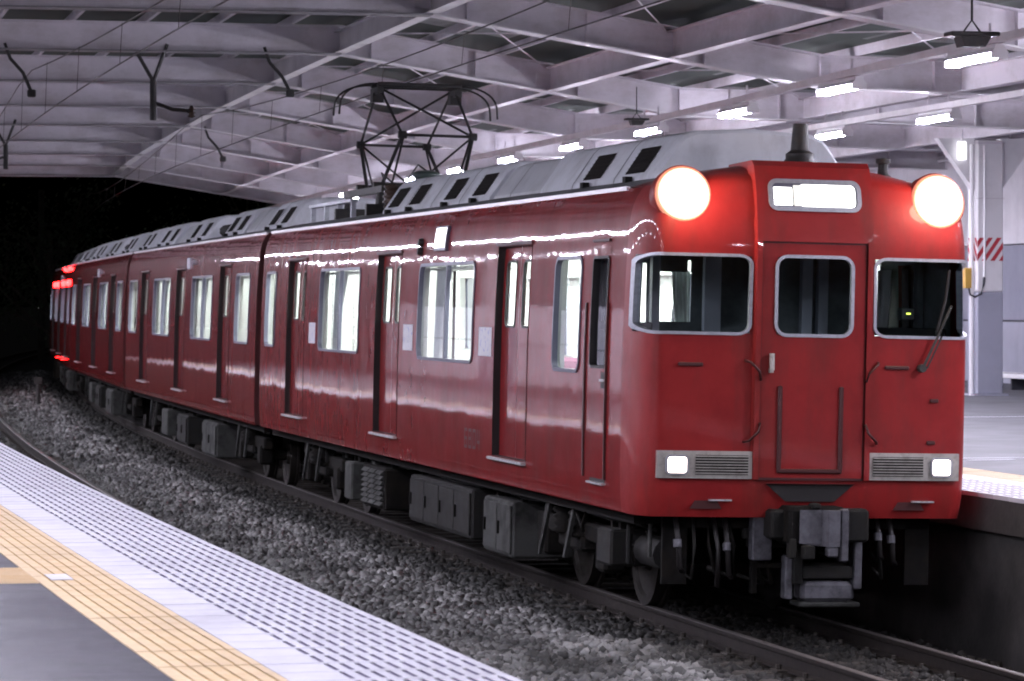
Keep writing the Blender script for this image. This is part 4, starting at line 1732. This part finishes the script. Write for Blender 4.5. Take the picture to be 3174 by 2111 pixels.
# lower lamp and grille housings
for sg in (-1, 1):
    def pt(u, z, o):
        t = u / hw(z)
        pp = front_surf(t, z)[0]
        return Vector((pp.x, min(pp.y, -.44) - o, pp.z))
    b = MB()
    us = np.linspace(.478, 1.235, 8)
    z0, z1 = 1.202, 1.415
    out = [(u, z0) for u in us] + [(u, z1) for u in us[::-1]]
    vs = []
    for (u, z) in out:
        vs += [pt(sg * u, z, -.05), pt(sg * u, z, .035)]
    n = len(out)
    fs = [(2 * i, 2 * ((i + 1) % n), 2 * ((i + 1) % n) + 1, 2 * i + 1) for i in range(n)]
    o = len(vs)
    for i in range(7):
        a, c = 2 * i + 1, 2 * (i + 1) + 1
        d_, e_ = 2 * (n - 2 - i) + 1, 2 * (n - 1 - i) + 1
        fs.append((a, c, d_, e_))
    if sg < 0:
        fs = [f[::-1] for f in fs]
    b.add(vs, fs)
    hs = b.build('lamp_housing', 'grille_metal', car1)
    # dark grille recess and its bars
    q = MB()
    q.add([pt(sg * u, z, .037) for (u, z) in ((.51, 1.232), (.93, 1.232), (.93, 1.385), (.51, 1.385))], [(0, 1, 2, 3) if sg > 0 else (3, 2, 1, 0)])
    q.build('grille_recess', 'louver_dark', hs)
    for k in range(7):
        q = MB()
        z = 1.243 + k * .0218
        a, c = pt(sg * .508, z, .038), pt(sg * .932, z, .038)
        vs = []
        for p in (a, c):
            for (dy, dz) in ((0, -.005), (-.018, -.003), (-.018, .004), (0, .006)):
                vs.append(p + Vector((0, dy, dz)))
        q.add(vs, [(0, 1, 5, 4), (1, 2, 6, 5), (2, 3, 7, 6), (3, 0, 4, 7), (0, 3, 2, 1), (4, 5, 6, 7)])
        q.build('grille_bar', 'grille_metal', hs)
    lu0, lu1 = (1.005, 1.155)
    q = MB()
    pth = rr(lu0, lu1, 1.245, 1.368, .022)
    vs = [pt(sg * u, z, .050) for u, z in pth]
    q.add(vs, [tuple(range(len(pth))) if sg > 0 else tuple(range(len(pth)))[::-1]])
    q.build('lower_lamp_lens', 'low_lens', hs)
    sfx = lambda u, z, o=0.0: (pt(sg * u, z, .036 + o), None)
    ring(sfx, lu0, lu1, 1.245, 1.368, .022, .016, .022, 0, .2).build('lamp_bezel', 'jamb_dark' if False else 'frame_alu', hs)
# skirt notches and small steps
for sg in (-1, 1):
    u = sg * .83
    q = MB()
    yb = front_surf(u / hw(1.0), 1.0)[0].y
    q.add([(u - .13, yb - .013, .965), (u + .13, yb - .013, .965), (u + .09, yb - .013, 1.03), (u - .09, yb - .013, 1.03)], [(0, 1, 2, 3)])
    q.build('jack_notch', 'jamb_dark', car1)
    q = MB()
    q.box(u + .02, u + .20, yb - .05, yb - .01, 1.028, 1.040)
    q.build('front_step', 'steel_bright', car1)
# hand hold slots under the side windows
for (u, z) in ((-.98, 2.085), (.70, 2.085), (1.02, 1.83), (1.0, 1.50)):
    q = MB()
    p = front_surf(u / hw(z), z)[0]
    q.box(p.x - (.10 if z > 2 else .035), p.x + (.10 if z > 2 else .035), p.y - .022, p.y - .0, z - .015, z + .015, bev=.006)
    q.build('hand_hold', 'jamb_dark', car1)
q = MB()
q.add([(-.36, -.515, 1.165), (.36, -.515, 1.165), (.20, -.512, 1.03), (-.20, -.512, 1.03)], [(3, 2, 1, 0)])
q.add([(-.36, -.55, 1.168), (.36, -.55, 1.168), (.36, -.50, 1.168), (-.36, -.50, 1.168)], [(0, 1, 2, 3)])
q.build('coupler_recess', 'rubber', car1)
# windscreen wiper on the driver's side
b = MB()
p = front_surf(.88 / 1.36, 2.09)[0]
pv = Vector((.90, p.y - .05, 2.085))
b.cyl(pv + Vector((0, .06, 0)), pv + Vector((0, -.02, 0)), .032, 8)
b.tube([pv + Vector((0, -.012, 0)), (1.03, front_surf(.755, 2.35)[0].y - .065, 2.36), (1.13, front_surf(.83, 2.6)[0].y - .06, 2.58)], .011, 6)
b.tube([pv + Vector((.035, -.012, 0)), (1.055, front_surf(.77, 2.35)[0].y - .065, 2.34)], .008, 5)
wp = b.build('wiper_arm', 'under_pale', car1)
b = MB()
b.tube([(1.02, front_surf(.75, 2.42)[0].y - .045, 2.38), (1.085, front_surf(.80, 2.6)[0].y - .045, 2.62), (1.11, front_surf(.81, 2.8)[0].y - .05, 2.86)], .013, 5)
b.build('wiper_blade', 'rubber', wp)
# roof horn, whistle cover and antenna
b = MB()
M = Matrix.Translation((.17, .45, 3.665))
b.lathe(M, [(.14, 0), (.14, .05), (.115, .08), (.115, .12), (.075, .15), (.06, .36), (.055, .365), (.0001, .365)], 14)
b.build('roof_horn', 'black_iron', car1, smooth=True, auto=40)
b = MB()
M = Matrix.Translation((.80, .22, 3.585))
b.lathe(M, [(.07, 0), (.07, .03), (.045, .05), (.04, .13), (.06, .135), (.06, .17), (.0001, .18)], 12)
b.build('roof_antenna', 'black_iron', car1, smooth=True, auto=40)
# cab inside
b = MB()
b.box(-1.2, 1.2, -.30, 1.55, 1.06, 1.14)
b.build('cab_floor', 'cab_desk', car1)
b = MB()
b.box(-1.18, 1.18, -.15, 1.56, 3.12, 3.15)
b.build('cab_ceiling', 'cab_lining', car1)
b = MB()
pw = lambda u, z, o=0.0: (Vector((u, 1.55 + o, z)), None)
ph_ = [(-.91, -.775, 2.39, 2.895), (-.70, -.385, 2.41, 2.825), (-.43, -.39, 2.825, 2.925)]
for fl, o in ((False, 0.0), (True, .05)):
    grid(b, pw, [-1.22, 1.22] + [q for h in ph_ for q in h[:2]], [1.14, 3.13] + [q for h in ph_ for q in h[2:]], ph_, fl, mi=0, o=o)
cab_w = b.build('cab_partition', 'cab_lining', car1)
b = MB()
vs = []
for i in range(15):
    for (z, wf) in ((2.84, 1.0), (2.6, .9), (2.38, .72)):
        vs.append((-.375 - .17 * wf * i / 14, 1.66 + .02 * math.sin(i * 1.7), z))
b.add(vs, [(i * 3 + q, i * 3 + 3 + q, i * 3 + 4 + q, i * 3 + 1 + q) for i in range(14) for q in range(2)])
b.build('saloon_curtain', 'curtain', cab_w, smooth=True)
b = MB()
for (x, w_) in ((-.738, .034), (-.245, .07), (.58, .045), (.722, .042), (1.12, .02)):
    b = MB()
    b.box(x - w_, x + w_, 1.42, 1.50, 1.14, 3.1)
    b.build('cab_post', 'cab_post', cab_w)
# inner side walls of the cab
for sg in (-1, 1):
    b = MB()
    grid(b, side_surf(sg, .075), [-.10, .22, .50, CABW[0], CABW[1], 1.55], [1.14, CABW[2], 2.3, 2.60, CABW[3], 3.12], [CABW], sg > 0)
    iw = b.build('cab_side_wall', 'cab_lining', car1, smooth=True)
    b = MB()
    x = sg * 1.27
    b.box(min(x, x - sg * .05), max(x, x - sg * .05), .48, .60, 1.14, 3.1, bev=.01)
    b.build('wall_post', 'cab_lining', iw)
    b = MB()
    b.box(min(x, x - sg * .10), max(x, x - sg * .10), -.05, 1.5, 2.33, 2.40, bev=.01)
    b.build('window_sill', 'cab_desk', iw)
    b = MB()
    vs = []
    for i in range(13):
        for (z, wf) in ((2.88, 1.0), (2.6, .9), (2.36, .75)):
            vs.append((sg * (1.235 - .02 * math.sin(i * 1.8)), 1.50 - .34 * wf * i / 12, z))
    b.add(vs, [(i * 3 + q, i * 3 + 3 + q, i * 3 + 4 + q, i * 3 + 1 + q) for i in range(12) for q in range(2)])
    b.build('sun_curtain', 'curtain', iw, smooth=True)
b = MB()
b.box(-1.15, -.35, -.12, .35, 1.9, 2.30, bev=.04)
b.build('guard_desk', 'cab_desk', car1)
b = MB()
b.box(.42, 1.18, -.18, .40, 1.14, 2.24, bev=.05)
b.box(.50, .72, .10, .22, 2.24, 2.42, bev=.03)
b.build('driver_desk', 'cab_desk', car1)
b = MB()
b.box(.985, 1.02, .10, .102, 2.508, 2.520)
b.build('cab_indicator', 'cab_led', car1)
b = MB()
b.box(.94, 1.06, .102, .20, 2.46, 2.56, bev=.01)
b.build('instrument_box', 'cab_desk', car1)
# cab side door, near side and far side
for sg in (-1, 1):
    sf = side_surf(sg)

    def strip_box(ya, yb, za, zb, oa, ob, nm, mm, par, n=4):
        q = MB()
        zz = np.linspace(za, zb, n + 1)
        vs = []
        for z in zz:
            for (y, o) in ((ya, oa), (yb, oa), (yb, ob), (ya, ob)):
                vs.append(sf(y, z, o)[0])
        fs = [(k * 4 + i, k * 4 + (i + 1) % 4, k * 4 + 4 + (i + 1) % 4, k * 4 + 4 + i) for k in range(n) for i in range(4)]
        fs += [(3, 2, 1, 0), (n * 4, n * 4 + 1, n * 4 + 2, n * 4 + 3)]
        if sg > 0:
            fs = [f[::-1] for f in fs]
        q.add(vs, fs)
        return q.build(nm, mm, par)
    q = MB()
    grid(q, sf, [.605, 1.24, CABW[0], CABW[1]], [1.13, 1.3, 1.6, 2.0, CABW[2], 2.3, 2.6, 2.8, CABW[3], 3.02], [CABW], sg < 0, o=.005)
    dr = q.build('cab_door', 'red_paint', car1, smooth=True)
    ring(sf, CABW[0] + .012, CABW[1] - .012, CABW[2] + .012, CABW[3] - .012, .03, .022, .012, .05, .3).build('window_seal', 'rubber', dr)
    pane(sf, CABW[0], CABW[1], CABW[2], CABW[3], -.02, 1, 3, sg < 0).build('glass_pane', 'window_glass', dr)
    strip_box(.57, .60, 1.13, 2.55, .0, .020, 'handrail', 'jamb_dark', car1)
    strip_box(1.245, 1.285, 1.13, 2.55, .0, .020, 'handrail', 'jamb_dark', car1)
    strip_box(.62, 1.15, 3.045, 3.065, .0, .022, 'door_hood', 'jamb_dark', car1, 1)
    strip_box(.60, .72, 1.86, 1.99, .006, .016, 'door_latch', 'rubber', dr, 2)
    strip_box(.58, .72, 1.915, 1.935, .016, .030, 'latch_bar', 'steel_bright', dr, 1)
    strip_box(.60, 1.08, 1.10, 1.14, -.004, .003, 'step_hole', 'rubber', car1, 1)
    strip_box(.58, 1.08, 1.085, 1.10, 0, .035, 'cab_step', 'steel_bright', car1, 1)
    # side destination sign and door lamps
    sx = strip_box(6.92, 7.46, 3.06, 3.30, -.01, .035, 'side_sign', 'frame_dark', car1, 2)
    strip_box(6.96, 7.42, 3.09, 3.28, .035, .040, 'sign_face', 'side_sign', sx, 2)
    for z in (3.07, 3.16):
        q = MB()
        p, nn = sf(8.2, z)
        q.lathe(Matrix.Translation(p) @ nn.to_track_quat('Z', 'Y').to_matrix().to_4x4(), [(.045, -.01), (.045, .02), (.03, .05), (.0001, .055)], 12)
        q.build('door_lamp', 'rubber', car1, smooth=True, auto=40)
    # notices beside the doors
    for (ya, yb, za, zb) in ((4.78, 5.32, 2.05, 2.32), (8.45, 8.95, 2.05, 2.32), (14.35, 14.8, 2.05, 2.3)):
        strip_box(ya, yb, za, zb, .002, .004, 'notice', 'poster', car1, 1)

# car number on the near side
DIG = {'6': ((0, 0, 1, .16), (0, .42, 1, .58), (0, .84, 1, 1), (0, 0, .22, 1), (.78, 0, 1, .5)),
       '8': ((0, 0, 1, .16), (0, .42, 1, .58), (0, .84, 1, 1), (0, 0, .22, 1), (.78, 0, 1, 1)),
       '0': ((0, 0, 1, .16), (0, .84, 1, 1), (0, 0, .22, 1), (.78, 0, 1, 1)),
       '4': ((0, .3, 1, .46), (.62, 0, .84, 1), (0, .3, .22, 1))}
q = MB()
sf = side_surf(-1)
for k, ch in enumerate('6804'):
    for (a, b_, c, d_) in DIG[ch]:
        y0_ = 5.86 - k * .185          # reads from left to right, so towards the front
        vs = [sf(y0_ - a * .13, 1.165 + b_ * .19, .003 + .0004 * k)[0], sf(y0_ - c * .13, 1.165 + b_ * .19, .003)[0], sf(y0_ - c * .13, 1.165 + d_ * .19, .003)[0], sf(y0_ - a * .13, 1.165 + d_ * .19, .003)[0]]
        q.add(vs, [(0, 1, 2, 3)])
q.build('car_number', 'jamb_dark', car1)

# roof equipment of the leading car
ac_shroud(car1, 1.15, 5.2, [1.85, 3.3])
ac_shroud(car1, 5.25, 7.35, [], .95, -.035, 'ac_cover')
ac_shroud(car1, 7.40, 13.0, [7.9, 9.3, 11.2, 12.4])
root = MB()
root.box(-.80, .80, 14.2, 14.3, 3.60, 3.74)
root.box(-.80, .80, 16.3, 16.4, 3.60, 3.74)
for x in (-.62, .62):
    root.box(x - .04, x + .04, 14.0, 16.6, 3.88, 3.96)
for x in (-.62, .62):
    for y in (14.25, 16.35):
        root.cyl((x, y, 3.74), (x, y, 3.88), .065, 10, .05)
for y in (14.75, 15.85):
    root.cyl((-.62, y, 3.98), (.62, y, 3.98), .05, 8)
pan = root.build('pantograph', 'black_iron', car1)
YC = 15.30
EL = 1.36
ez, hz = 4.57, 5.19
for sg in (-1, 1):
    yb, ye = YC + sg * .52, YC + sg * EL
    for x in (-1, 1):
        b = MB()
        b.tube([(x * .50, yb - .04 * sg, 3.99), (x * .43, ye, ez)], .024, 6)
        b.tube([(x * .40, yb + .08 * sg, 3.99), (x * .41, ye, ez)], .014, 6)
        b.build('lower_arm', 'black_iron', pan)
        b = MB()
        b.tube([(x * .43, ye, ez), (x * .47, YC + sg * .10, hz)], .017, 6)
        b.build('upper_arm', 'black_iron', pan)
        b = MB()
        b.cyl((x * .38, ye, ez), (x * .48, ye, ez), .045, 8)
        b.build('elbow_joint', 'black_iron', pan)
    b = MB()
    b.tube([(-.42, ye, ez), (.42, ye, ez)], .019, 6)
    b.tube([(-.43 * sg, ye, ez), (.45 * sg, YC + sg * .12, hz)], .015, 6)
    b.tube([(-.43 * sg, ye, ez), (.10 * sg, yb, 4.0)], .013, 6)
    b.build('cross_brace', 'black_iron', pan)
b = MB()
for dy in (-.20, .20):
    b.box(-.53, .53, YC + dy - .045, YC + dy + .045, 5.215, 5.272, bev=.012)
b.build('collector_head', 'black_iron', pan)
for x in (-1, 1):
    b = MB()
    b.box(x * .49 - .04, x * .49 + .04, YC - .24, YC + .24, 5.12, 5.21)
    b.box(x * .49 - .07, x * .49 + .07, YC - .08, YC + .08, 5.03, 5.14)
    b.build('head_spring', 'black_iron', pan)
    for dy in (-.20, .20):
        b = MB()
        pts = [(x * (.53 + .46 * math.sin(R_(a))), YC + dy, 4.93 + .32 * math.cos(R_(a)) ** .8 if a < 90 else 4.93) for a in np.linspace(0, 89, 10)] + [(x * .995, YC + dy, 4.86)]
        b.tube(pts, .014, 6)
        b.build('horn', 'black_iron', pan, smooth=True)
# switchgear, arrester and roof rail behind the shroud
for (x, y, r_, h_, mm) in ((-.25, 13.35, .20, .46, 'porcelain_green'), (.30, 13.45, .17, .44, 'porcelain_green'), (-.62, 13.5, .12, .30, 'porcelain')):
    b = MB()
    prf = [(r_ * .7, 0)]
    k = 5
    for i in range(k):
        prf += [(r_ * .72, h_ * (i + .1) / k), (r_, h_ * (i + .45) / k), (r_ * .72, h_ * (i + .8) / k)]
    prf += [(r_ * .5, h_), (.0001, h_ + .01)]
    b.lathe(Matrix.Translation((x, y, 3.66)), prf, 14)
    b.build('insulator', mm, car1, smooth=True)
b = MB()
b.box(-.60, .25, 13.6, 13.95, 3.66, 3.88, bev=.05)
b.build('switch_box', 'under_grey', car1)
b = MB()
for y in (15.4, 16.35, 17.3, 18.3):
    b.box(-.77, -.71, y - .03, y + .03, 3.58, 3.80)
b.box(-.79, -.69, 15.35, 18.36, 3.795, 3.835)
b.build('roof_walkway_rail', 'frame_alu', car1)
b = MB()
b.lathe(Matrix.Translation((-.55, 16.4, 3.84)), [(.05, 0), (.06, .04), (.045, .085), (.0001, .10)], 12)
b.build('roof_lamp', 'small_lamp', car1, smooth=True)
b = MB()
b.tube([(-.25, 13.35, 4.12), (-.3, 13.6, 4.2), (-.35, 13.9, 4.05), (-.3, 14.2, 3.95)], .012, 5)
b.tube([(-.62, 13.5, 3.97), (-.7, 13.8, 4.1), (-.6, 14.1, 4.0)], .010, 5)
b.build('roof_cable', 'black_iron', car1, smooth=True)

# underfloor of the leading car
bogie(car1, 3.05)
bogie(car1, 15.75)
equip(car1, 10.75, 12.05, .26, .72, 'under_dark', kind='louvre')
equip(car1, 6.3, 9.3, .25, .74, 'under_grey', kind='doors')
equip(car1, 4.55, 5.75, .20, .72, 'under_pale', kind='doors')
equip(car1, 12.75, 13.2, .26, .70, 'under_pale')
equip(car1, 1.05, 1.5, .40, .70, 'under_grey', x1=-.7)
for (x0, x1, ya, yb) in ((.45, 1.15, 5.0, 9.0), (.45, 1.15, 10, 13)):
    equip(car1, ya, yb, .3, .74, 'under_dark', x0=x0, x1=x1)
b = MB()
b.cyl((-.9, .3, .55), (-.9, .9, .55), .13, 12)
b.build('air_tank', 'under_grey', car1, smooth=True, auto=40)
# brackets and plates hanging below the coupler
for (x0, x1, ya, yb, z0, z1, mm) in ((-.42, -.26, -.40, -.28, .56, .93, 'coupler_steel'), (.40, .47, -.44, -.30, .34, .80, 'coupler_steel'), (-.10, -.02, -.46, -.36, .38, .68, 'under_grey'),
                                   (-.02, .44, -.42, -.38, .42, .52, 'under_grey'), (-.16, -.10, -.44, -.32, .26, .60, 'coupler_steel'), (-.46, .50, -.30, -.22, .72, .80, 'under_grey'), (-.04, .46, -.44, -.18, .20, .238, 'under_pale')):
    b = MB()
    b.box(x0, x1, ya, yb, z0, z1, bev=.01)
    b.build('coupler_bracket', mm, car1)
# pipes, valves and cables under the floor
rnd = random.Random(5)
for (x, z, r_) in ((-1.02, .84, .02), (-.96, .78, .016), (-.88, .86, .025), (-1.10, .80, .012)):
    b = MB()
    pts = []
    y = .4
    while y < 18.2:
        pts.append((x + rnd.uniform(-.02, .02), y, z - .02 + rnd.uniform(-.02, .01)))
        y += rnd.uniform(.5, 1.3)
    b.tube(pts, r_, 6)
    b.build('brake_pipe', 'under_grey', car1, smooth=True)
for k in range(34):
    y = rnd.choice((rnd.uniform(.2, 4.4), rnd.uniform(9.3, 18.3), rnd.uniform(.2, 18.3)))
    x = rnd.uniform(-1.12, -.6)
    b = MB()
    if k % 3 == 0:
        b.tube([(x, y, .84), (x - .04, y + .05, .66), (x + .02, y + rnd.uniform(.1, .3), rnd.uniform(.40, .6)), (x, y + rnd.uniform(.3, .6), .80)], .013, 5)
        b.build('air_hose', 'under_dark', car1, smooth=True)
    elif k % 3 == 1:
        w_, h_ = rnd.uniform(.05, .14), rnd.uniform(.08, .28)
        b.box(x - w_ / 2, x + w_ / 2, y - w_, y + w_, .80 - h_, .81, bev=.015)
        b.build('junction_box', rnd.choice(['under_grey', 'under_pale', 'under_dark']), car1)
    else:
        b.cyl((x, y, .80), (x, y, rnd.uniform(.40, .6)), rnd.uniform(.012, .03), 7)
        b.build('support_rod', rnd.choice(['under_pale', 'under_grey']), car1)
for k in range(16):
    u = rnd.uniform(-.95, .95)
    if -.22 < u < .22:
        continue
    b = MB()
    z0_, z1_ = .92, rnd.uniform(.35, .66)
    b.tube([(u, -.22, z0_), (u + rnd.uniform(-.04, .04), -.34, (z0_ + z1_) / 2), (u + rnd.uniform(-.08, .08), -.28, z1_), (u + rnd.uniform(-.12, .12), -.1, z1_ + .06)], rnd.uniform(.010, .02), 6)
    b.build('front_cable', rnd.choice(['under_dark', 'under_grey', 'rubber']), car1, smooth=True)
# coupler and hoses
b = MB()
b.box(-.19, .19, -.35, .9, .72, .98, bev=.04)
b.box(-.24, .24, -.75, -.35, .70, 1.0, bev=.03)
cp = b.build('coupler', 'under_dark', car1)
b = MB()
vs = [(-.16, -.77, .72), (.02, -.77, .70), (.05, -.86, .70), (.14, -.86, .70), (.17, -.77, .72)]
vs2 = [(x, y, .98) for x, y, z in vs]
b.add(vs + vs2, [(0, 1, 6, 5), (1, 2, 7, 6), (2, 3, 8, 7), (3, 4, 9, 8), (4, 3, 2, 1, 0), (5, 6, 7, 8, 9)])
b.build('coupler_face', 'coupler_steel', cp)
for (x0, x1, z0, z1, d_) in ((-.23, -.17, .60, .76, .70), (.17, .24, .58, .99, .72), (-.06, .02, .985, 1.03, .70), (.05, .13, .62, .70, .80), (-.14, -.05, .60, .71, .78)):
    b = MB()
    b.box(x0, x1, -d_ - .06, -d_ + .04, z0, z1, bev=.012)
    b.build('coupler_lug', 'coupler_steel' if x0 > 0 else 'under_grey', cp)
b = MB()
b.box(-.34, -.20, -.62, -.40, .74, .97, bev=.02)
b.build('electric_coupler', 'under_grey', cp)
b = MB()
b.box(.26, .46, -.62, -.40, .72, .98, bev=.02)
b.build('electric_coupler', 'under_grey', cp)
b = MB()
b.box(-.42, .44, -.30, -.22, .66, .72)
b.box(-.40, -.36, -.34, -.26, .30, .68)
b.box(.36, .42, -.34, -.26, .30, .68)
b.box(-.40, .42, -.34, -.26, .50, .535)
b.build('coupler_frame', 'under_dark', cp)
b = MB()
b.box(-.02, .42, -.42, -.2, .24, .40, bev=.03)
b.build('receiver_box', 'coupler_steel', car1)
for (u, zt, zb) in ((.73, .9, .56), (.62, .9, .60), (-.62, .88, .45), (-1.02, .88, .5)):
    b = MB()
    b.tube([(u, -.30, zt), (u + .01, -.36, (zt + zb) / 2), (u + .03, -.34, zb), (u + .06, -.30, zb - .03)], .022, 7)
    h = b.build('brake_hose', 'rubber', car1, smooth=True)
    b = MB()
    b.cyl((u, -.36, (zt + zb) / 2 + .03), (u, -.37, (zt + zb) / 2 - .03), .034, 8)
    b.build('hose_cock', 'coupler_steel', h, smooth=True, auto=40)
b = MB()
for u in (-1.0, 1.0):
    b.box(u - .10, u + .10, -.22, -.18, .36, .90)
b.box(-1.1, 1.1, -.22, -.16, .80, .90)
b.build('pilot_frame', 'under_dark', car1)

# ------------------------------------------------------------------ following cars
D2 = [3.55, 9.40, 15.25]
W2 = [(.75, 2.25, 1), (5.05, 7.75, 2), (10.95, 13.65, 2), (16.55, 18.05, 1)]
car2 = build_car('train_car', LEN, D2, W2, None, False, 0.0)
ac_shroud(car2, .8, 3.2, [1.35, 2.6])
ac_shroud(car2, 3.25, 5.6, [], .95, -.035, 'ac_cover')
ac_shroud(car2, 5.65, 8.0, [6.2, 7.4])
ac_shroud(car2, 10.4, 13.2, [11.0, 12.6])
ac_shroud(car2, 13.25, 15.4, [], .93, -.06, 'ac_cover')
ac_shroud(car2, 15.45, 18.2, [16.0, 17.5])
b = MB()
b.box(-.7, .7, 8.2, 9.8, 3.62, 3.80, bev=.05)
b.build('roof_box', 'under_grey', car2)
bogie(car2, 3.05)
bogie(car2, 15.6)
equip(car2, 5.6, 7.4, .20, .72, 'under_pale', kind='doors')
equip(car2, 9.6, 11.0, .23, .70, 'under_grey', kind='doors')
equip(car2, 12.7, 13.6, .26, .70, 'under_pale')
b = MB()
sf = side_surf(-1)
p, nn = sf(7.5, 3.16)
b.lathe(Matrix.Translation(p) @ nn.to_track_quat('Z', 'Y').to_matrix().to_4x4(), [(.045, -.01), (.045, .02), (.03, .05), (.0001, .055)], 12)
b.build('door_lamp', 'frame_alu', car2, smooth=True, auto=40)
b = MB()
p = sf(8.3, 3.15)[0]
b.box(p.x - .03, p.x + .06, 8.1, 8.5, 3.06, 3.24, bev=.01)
b.build('side_sign', 'frame_alu', car2)
tag(car2, 'second red train car with a lit row of windows behind the leading car', 'train car', 'red cars of the commuter train')

PITCH = 19.05
KIDS.clear()
car3 = copy_tree(car2)
KIDS.clear()
car4 = copy_tree(car2)
tag(car3, 'third red train car, foreshortened where the train bends away', 'train car', 'red cars of the commuter train')
tag(car4, 'last red train car at the bend with added red lamps that make the glow on its side', 'train car', 'red cars of the commuter train')


def place_car(o, s0):
    a, c = W(s0, 0), W(s0 + LEN, 0)
    f = (c - a).normalized()
    r = Vector((f.y, -f.x, 0))
    r2 = r * math.cos(CANT) - Vector((0, 0, 1)) * math.sin(CANT)
    u = r2.cross(f)
    M = Matrix((r2, f, u)).transposed().to_4x4()
    M.translation = a
    o.matrix_local = M


for k, o in enumerate((car1, car2, car3, car4)):
    place_car(o, PITCH * k)
# red lamps added on the last car for the glow and its reflections
sf = side_surf(-1)
for k, (y, z) in enumerate(((1.5, 3.0), (5.5, 3.0), (10.5, 3.0), (13.5, 3.0), (2.0, 3.36), (6.0, 3.36), (4.2, 1.05), (9.0, 1.02))):
    b = MB()
    p, nn = sf(y, z)
    r_ = (.085 if z < 3.2 else .05) if z > 2 else .008
    b.lathe(Matrix.Translation(p) @ nn.to_track_quat('Z', 'Y').to_matrix().to_4x4(), [(r_, -.01), (r_, .03), (r_ * .8, .07), (r_ * .4, .09), (.0001, .095)], 12)
    b.build('added_red_lamp', 'red_glow', car4, smooth=True)

# ================================================================== BEYOND THE STATION


def tree(s, d, h, label, seed):
    rnd = random.Random(seed)
    root = empty('tree', MS(s, d, -0.6))
    tag(root, label, 'tree', 'dark trees beyond the station')
    b = MB()
    tips = []
    top = Vector((rnd.uniform(-.4, .4), rnd.uniform(-.4, .4), h * .62))
    b.tube([(0, 0, 0), (.1, 0, h * .25), (top.x * .6, top.y * .6, h * .45), top], .16, 7)
    for k in range(11):
        t = rnd.uniform(.25, 1)
        p = top * t
        a = rnd.uniform(0, 6.28)
        ln = h * rnd.uniform(.22, .42)
        e = p + Vector((math.cos(a) * ln * .8, math.sin(a) * ln * .8, ln * rnd.uniform(.4, .9)))
        m = (p + e) / 2 + Vector((rnd.uniform(-.2, .2), rnd.uniform(-.2, .2), -.15))
        b.tube([p, m, e], .045, 5)
        tips += [e, m, (e + m) / 2]
        for q in range(3):
            e2 = e + Vector((rnd.uniform(-1, 1), rnd.uniform(-1, 1), rnd.uniform(-.2, 1))) * (h * .12)
            b.tube([(e + m) / 2, e2], .018, 4)
            tips.append(e2)
    b.build('trunk', 'bark', root)
    n = 2600
    vs, fs = [], []
    for k in range(n):
        c = tips[rnd.randrange(len(tips))] + Vector((rnd.gauss(0, .45), rnd.gauss(0, .45), rnd.gauss(0, .38)))
        a = Vector((rnd.uniform(-1, 1), rnd.uniform(-1, 1), rnd.uniform(-1, 1))).normalized()
        u = a.orthogonal().normalized()
        w = a.cross(u)
        s_ = rnd.uniform(.05, .11)
        o = len(vs)
        vs += [c - u * s_, c - w * s_ * .5, c + u * s_, c + w * s_ * .5]
        fs.append((o, o + 1, o + 2, o + 3))
    c_ = MB()
    c_.add(vs, fs)
    c_.build('crown', 'leaf', root)


tree(92, -1.0, 8.0, 'dark leafy tree beyond the roof end, left of the far train cars', 1)
tree(88, 3.9, 7.5, 'dark tree behind the far train roof under the roof end', 2)
tree(110, -6.5, 9.0, 'dark tree at the left edge of the picture beyond the platform', 3)
tree(104, 7.5, 8.5, 'dark tree deep behind the roof end, furthest to the right', 4)


def mast(s, d, label):
    root = empty('catenary_mast', MS(s, d, -0.3))
    tag(root, label, 'mast', 'overhead line masts beyond the station')
    b = MB()
    b.cyl((0, 0, 0), (0, 0, 7.6), .16, 12, .12)
    b.build('pole', 'concrete', root, smooth=True, auto=40)
    b = MB()
    b.tube([(0, 0, 6.0), (2.4, 0, 6.35)], .035, 6)
    b.tube([(0, 0, 7.0), (1.7, 0, 6.25)], .020, 6)
    b.build('bracket_arm', 'black_iron', root)
    b = MB()
    prf = [(.03, 0)]
    for q in range(4):
        prf += [(.035, .02 + q * .05), (.07, .035 + q * .05), (.035, .05 + q * .05)]
    b.lathe(Matrix.Translation((2.4, 0, 6.1)), prf, 10)
    b.build('insulator', 'porcelain', root, smooth=True)


mast(84, -5.9, 'pale concrete mast beyond the near platform end')
mast(118, -2.1, 'far concrete mast between the tracks beyond the train')
# marker post by the near track
root = empty('marker_post', MS(60, -2.0, -0.15))
tag(root, 'short pale marker post between the tracks at the left edge', 'post')
b = MB()
b.cyl((0, 0, 0), (0, 0, .62), .05, 8)
b.build('post', 'concrete', root, smooth=True, auto=40)
b = MB()
b.box(-.10, .10, -.02, .02, .62, .80, bev=.01)
b.build('plate', 'concrete', root)
